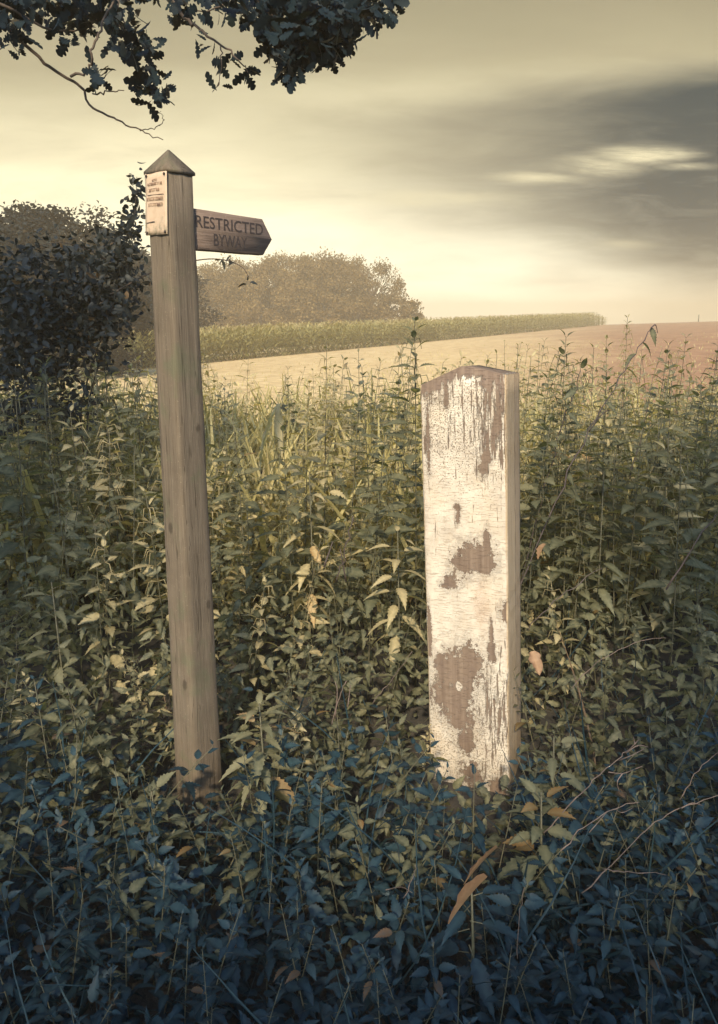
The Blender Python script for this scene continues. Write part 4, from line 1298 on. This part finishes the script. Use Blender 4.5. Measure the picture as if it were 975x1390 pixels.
for i, (px_, r0, r1) in enumerate(boughs):
    W = [at(a, c_, OY + .25 * math.sin(1.3 * i + .4 * j)) - OB for j, (a, c_) in enumerate(px_)]
    if px_[0][1] < 0: W = [hub + Vector((.02 * i, 0, 0)), hub.lerp(W[0], .6) + Vector((0, 0, .12))] + W
    W = spline(W, 5)
    W = [p_ + Vector((R.gauss(0, .005), R.gauss(0, .005), R.gauss(0, .005))) for p_ in W]
    q = MB(); q.tube(W, lerp_r(r0 * (1.5 if px_[0][1] < 0 else 1), r1, len(W)), 6); q.build('bough', M['twig_bark'], oak, True)
W = spline([(.15, .35, 4.4), (1.6, 3.9, 5.4), tuple(hub)], 6)
q = MB(); q.tube(W, lerp_r(.10, .03, len(W)), 8); q.build('limb', M['bark'], oak, True)
sprays = [[(60, 12, 62, 22, 1), (18, 38, 20, 34, .8), (110, 22, 42, 20, 1), (95, 48, 18, 12, .8), (5, 15, 30, 30, 1)], [(178, 48, 30, 22, 1.1), (196, 82, 20, 20, 1.1), (160, 20, 26, 16, .8), (185, 66, 14, 12, 1)],
          [(200, 112, 22, 16, 1), (206, 128, 16, 12, 1), (184, 118, 14, 8, .8), (222, 118, 8, 8, .8)], [(140, 98, 14, 14, 1), (128, 88, 8, 8, .7)],
          [(262, 45, 12, 12, .6), (285, 58, 14, 8, .6), (312, 75, 12, 10, .7), (330, 90, 12, 10, .7), (342, 98, 6, 6, .6)], [(300, 90, 7, 10, .7), (296, 118, 7, 12, .7)],
          [(250, 14, 26, 14, .6), (305, 8, 34, 14, .9), (345, 12, 24, 18, 1)], [(400, 22, 52, 34, 1.2), (392, 62, 30, 24, 1.2), (398, 92, 16, 16, 1.1), (384, 98, 10, 8, .8)],
          [(440, 34, 38, 36, 1.2), (436, 70, 26, 18, 1.1), (462, 52, 20, 18, 1)], [(490, 14, 30, 16, 1), (520, 10, 20, 10, .9), (534, 8, 8, 8, .8), (470, 18, 24, 20, 1)], [(420, -20, 120, 22, .9), (160, -22, 160, 20, .9)]]
for i, sp_ in enumerate(sprays):
    dens = 0.12 if i in (7, 8, 9) else 0.058
    for e_ in sp_:
        q = MB()
        leaf_cloud(q, [e_], OY, .16, dens, .075, OAK, .4, .2, .01, .25, .1, origin=OB)
        q.build('foliage', M['oak_leaf'], oak)

# ------------------------------------------------------------------ air
hz = MB()
x0, x1, y0, y1, z0, z1 = -420, 420, -70, 430, -40, 12.5
hz.add([(x0, y0, z0), (x1, y0, z0), (x1, y1, z0), (x0, y1, z0), (x0, y0, z1), (x1, y0, z1), (x1, y1, z1), (x0, y1, z1)],
       [(0, 3, 2, 1), (4, 5, 6, 7), (0, 1, 5, 4), (1, 2, 6, 5), (2, 3, 7, 6), (3, 0, 4, 7)])
m = bpy.data.materials.new('haze'); m.use_nodes = True
nt = m.node_tree; nt.nodes.clear()
o_ = nt.nodes.new('ShaderNodeOutputMaterial'); v_ = nt.nodes.new('ShaderNodeVolumePrincipled')
v_.inputs['Color'].default_value = (1.0, 0.78, 0.48, 1)
v_.inputs['Density'].default_value = 0.0042
v_.inputs['Anisotropy'].default_value = 0.0
nt.links.new(v_.outputs[0], o_.inputs['Volume'])
haze = hz.build('haze', m)
tag(haze, 'warm pale haze lying over the field and the far trees', 'haze', kind='stuff')

# ------------------------------------------------------------------ sky and sun
w = bpy.data.worlds.new('World'); SC.world = w; w.use_nodes = True
t = NT(w.node_tree)
bg = w.node_tree.nodes['Background']
tc = t.new('ShaderNodeTexCoord'); D = tc.outputs['Generated']
sky = t.new('ShaderNodeTexSky', sky_type='NISHITA', sun_disc=False)
sky.sun_elevation = SUN_EL
sky.sun_rotation = SUN_AZ
sky.air_density = 1.2; sky.dust_density = 2.0
sd_ = t.new('ShaderNodeSeparateXYZ'); t.l.new(D, sd_.inputs[0])
dx, dy, dz = sd_.outputs
SKYK = 0.15
base = t.mix(1.0, sky.outputs[0], (SKYK * 0.62, SKYK * 0.85, SKYK * 1.15), 'MULTIPLY')
yc = t.m('MAXIMUM', dy, 0.12)
U = t.m('DIVIDE', dx, yc); Vv = t.m('DIVIDE', dz, yc)
comb = t.new('ShaderNodeCombineXYZ'); t.l.new(U, comb.inputs[0]); t.l.new(Vv, comb.inputs[1])
UV = comb.outputs[0]


def uv(px, py):
    r = ray(px, py); return r.x / r.y, r.z / r.y


rotn = t.new('ShaderNodeMapping'); t.l.new(UV, rotn.inputs[0]); rotn.inputs['Rotation'].default_value = (0, 0, rad(-14)); rotn.inputs['Scale'].default_value = (1.6, 8.0, 1)
nst = t.noise(rotn.outputs[0], 2.2, 7, 0.6, 0.4)
rot2 = t.new('ShaderNodeMapping'); t.l.new(UV, rot2.inputs[0]); rot2.inputs['Scale'].default_value = (1.5, 5.0, 1)
nbig = t.noise(rot2.outputs[0], 1.6, 5, 0.55, 0.3)


def ell(px, py, rx, ry, inner=0.0, outer=1.0, wob=0.0):
    u0, v0 = uv(px, py)
    a = t.m('MULTIPLY', t.m('SUBTRACT', U, u0), 1010.0 / rx)
    c_ = t.m('MULTIPLY', t.m('SUBTRACT', Vv, v0), 1010.0 / ry)
    d_ = t.m('SQRT', t.m('ADD', t.m('MULTIPLY', a, a), t.m('MULTIPLY', c_, c_)))
    if wob: d_ = t.m('ADD', d_, t.m('MULTIPLY', t.m('SUBTRACT', nst, 0.5), wob))
    return t.sm(d_, outer, inner)


# thin bright veil of cloud low ahead, warmer and brighter toward the horizon
front = t.sm(dy, 0.05, 0.6)
veil = t.ramp(t.m('ADD', Vv, t.m('MULTIPLY', t.m('SUBTRACT', nbig, 0.5), 0.10)), [(0.0, (1.0, 0.91, 0.64)), (0.10, (0.90, 0.82, 0.56)), (0.20, (0.60, 0.545, 0.36)), (0.32, (0.28, 0.25, 0.157)), (0.45, (0.14, 0.128, 0.08)), (0.9, (0.10, 0.11, 0.09))])
veil = t.mix(t.m('MULTIPLY', ell(690, 395, 560, 190, 0, 1, 0.2), 0.85), veil, (1.15, 1.09, 0.83))
veil = t.mix(t.m('MULTIPLY', t.sm(nst, 0.40, 0.68), 0.25), veil, (0.22, 0.19, 0.125))
# broad bank of slate cloud: firm upper edge, ragged lower one, thinning toward the left
rot3 = t.new('ShaderNodeMapping'); t.l.new(UV, rot3.inputs[0]); rot3.inputs['Rotation'].default_value = (0, 0, rad(-20)); rot3.inputs['Scale'].default_value = (2.2, 14.0, 1)
nfine = t.noise(rot3.outputs[0], 3.0, 8, 0.68, 0.7)
ua, va = uv(420, 150); ub, vb = uv(975, 88)
slope = (vb - va) / (ub - ua)
top_e = t.m('ADD', t.m('SUBTRACT', t.m('MULTIPLY', t.m('SUBTRACT', U, ua), slope), t.m('SUBTRACT', Vv, va)), t.m('MULTIPLY', t.m('SUBTRACT', nst, 0.5), 0.035))
upper = t.sm(top_e, -0.02, 0.035)
ul, vl = uv(600, 430); u2, v2 = uv(600, 215)
lower = t.sm(t.m('ADD', t.m('ADD', Vv, 0.03), t.m('ADD', t.m('MULTIPLY', t.m('SUBTRACT', nbig, 0.5), 0.14), t.m('MULTIPLY', t.m('MAXIMUM', t.m('SUBTRACT', U, 0.2), 0.0), 0.22))), vl, v2)
uc, _ = uv(400, 200); ud, _ = uv(960, 200)
acr = t.sm(U, uc, ud, 0.0, 1.0)
bank = t.m('MULTIPLY', t.m('MULTIPLY', upper, lower), t.m('ADD', t.m('MULTIPLY', acr, 0.55), t.m('MULTIPLY', t.sm(U, uc - .16, uc + 0.2), 0.50)))
bank = t.m('MULTIPLY', bank, t.sm(nfine, 0.2, 0.65, 0.86, 1.0))
slate = t.mix(t.m('POWER', acr, 1.6), (0.10, 0.093, 0.072), (0.004, 0.024, 0.036))
veil = t.mix(bank, veil, slate)
# lit streaks of cirrus in it
stk = t.m('MAXIMUM', t.m('MAXIMUM', t.m('MAXIMUM', ell(735, 240, 110, 12, 0.0, 1.1, 2.0), ell(800, 228, 110, 20, 0, 1.1, 2.2)), t.m('MAXIMUM', ell(865, 214, 80, 15, 0, 1.1, 2.2), t.m('MULTIPLY', ell(925, 226, 60, 7, 0, 1.1, 1.6), 0.6))), t.m('MULTIPLY', ell(850, 332, 60, 10, 0, 1.1, 1.4), 0.4))
stk = t.m('MAXIMUM', stk, t.m('MULTIPLY', ell(600, 270, 170, 16, 0, 1.1, 1.8), 0.5))
stk = t.m('MULTIPLY', stk, t.sm(nfine, 0.32, 0.6, 0.25, 1.0))
veil = t.mix(t.m('MULTIPLY', stk, 1.0), veil, (0.56, 0.50, 0.32))
skyc = t.mix(front, base, veil)
t.l.new(skyc, bg.inputs['Color'])
bg.inputs['Strength'].default_value = 1.0

sl = bpy.data.lights.new('sun', 'SUN'); so = bpy.data.objects.new('sun', sl); COL.objects.link(so)
sl.energy = 3.9; sl.angle = rad(2.5); sl.color = (1.0, 0.83, 0.60)
so.rotation_euler = (-SV).to_track_quat('-Z', 'Y').to_euler()
so.location = (-6, -8, 12)

# ------------------------------------------------------------------ render settings
vs = SC.view_settings
SC.display_settings.display_device = 'sRGB'
vs.view_transform = 'Standard'; vs.look = 'None'; vs.gamma = 1.0; vs.exposure = 0.9
vs.use_curve_mapping = False
SC.cycles.use_denoising = True
SC.cycles.max_bounces = 8
SC.cycles.diffuse_bounces = 5
SC.cycles.transmission_bounces = 3
SC.cycles.volume_bounces = 0
SC.cycles.sample_clamp_indirect = 4.0
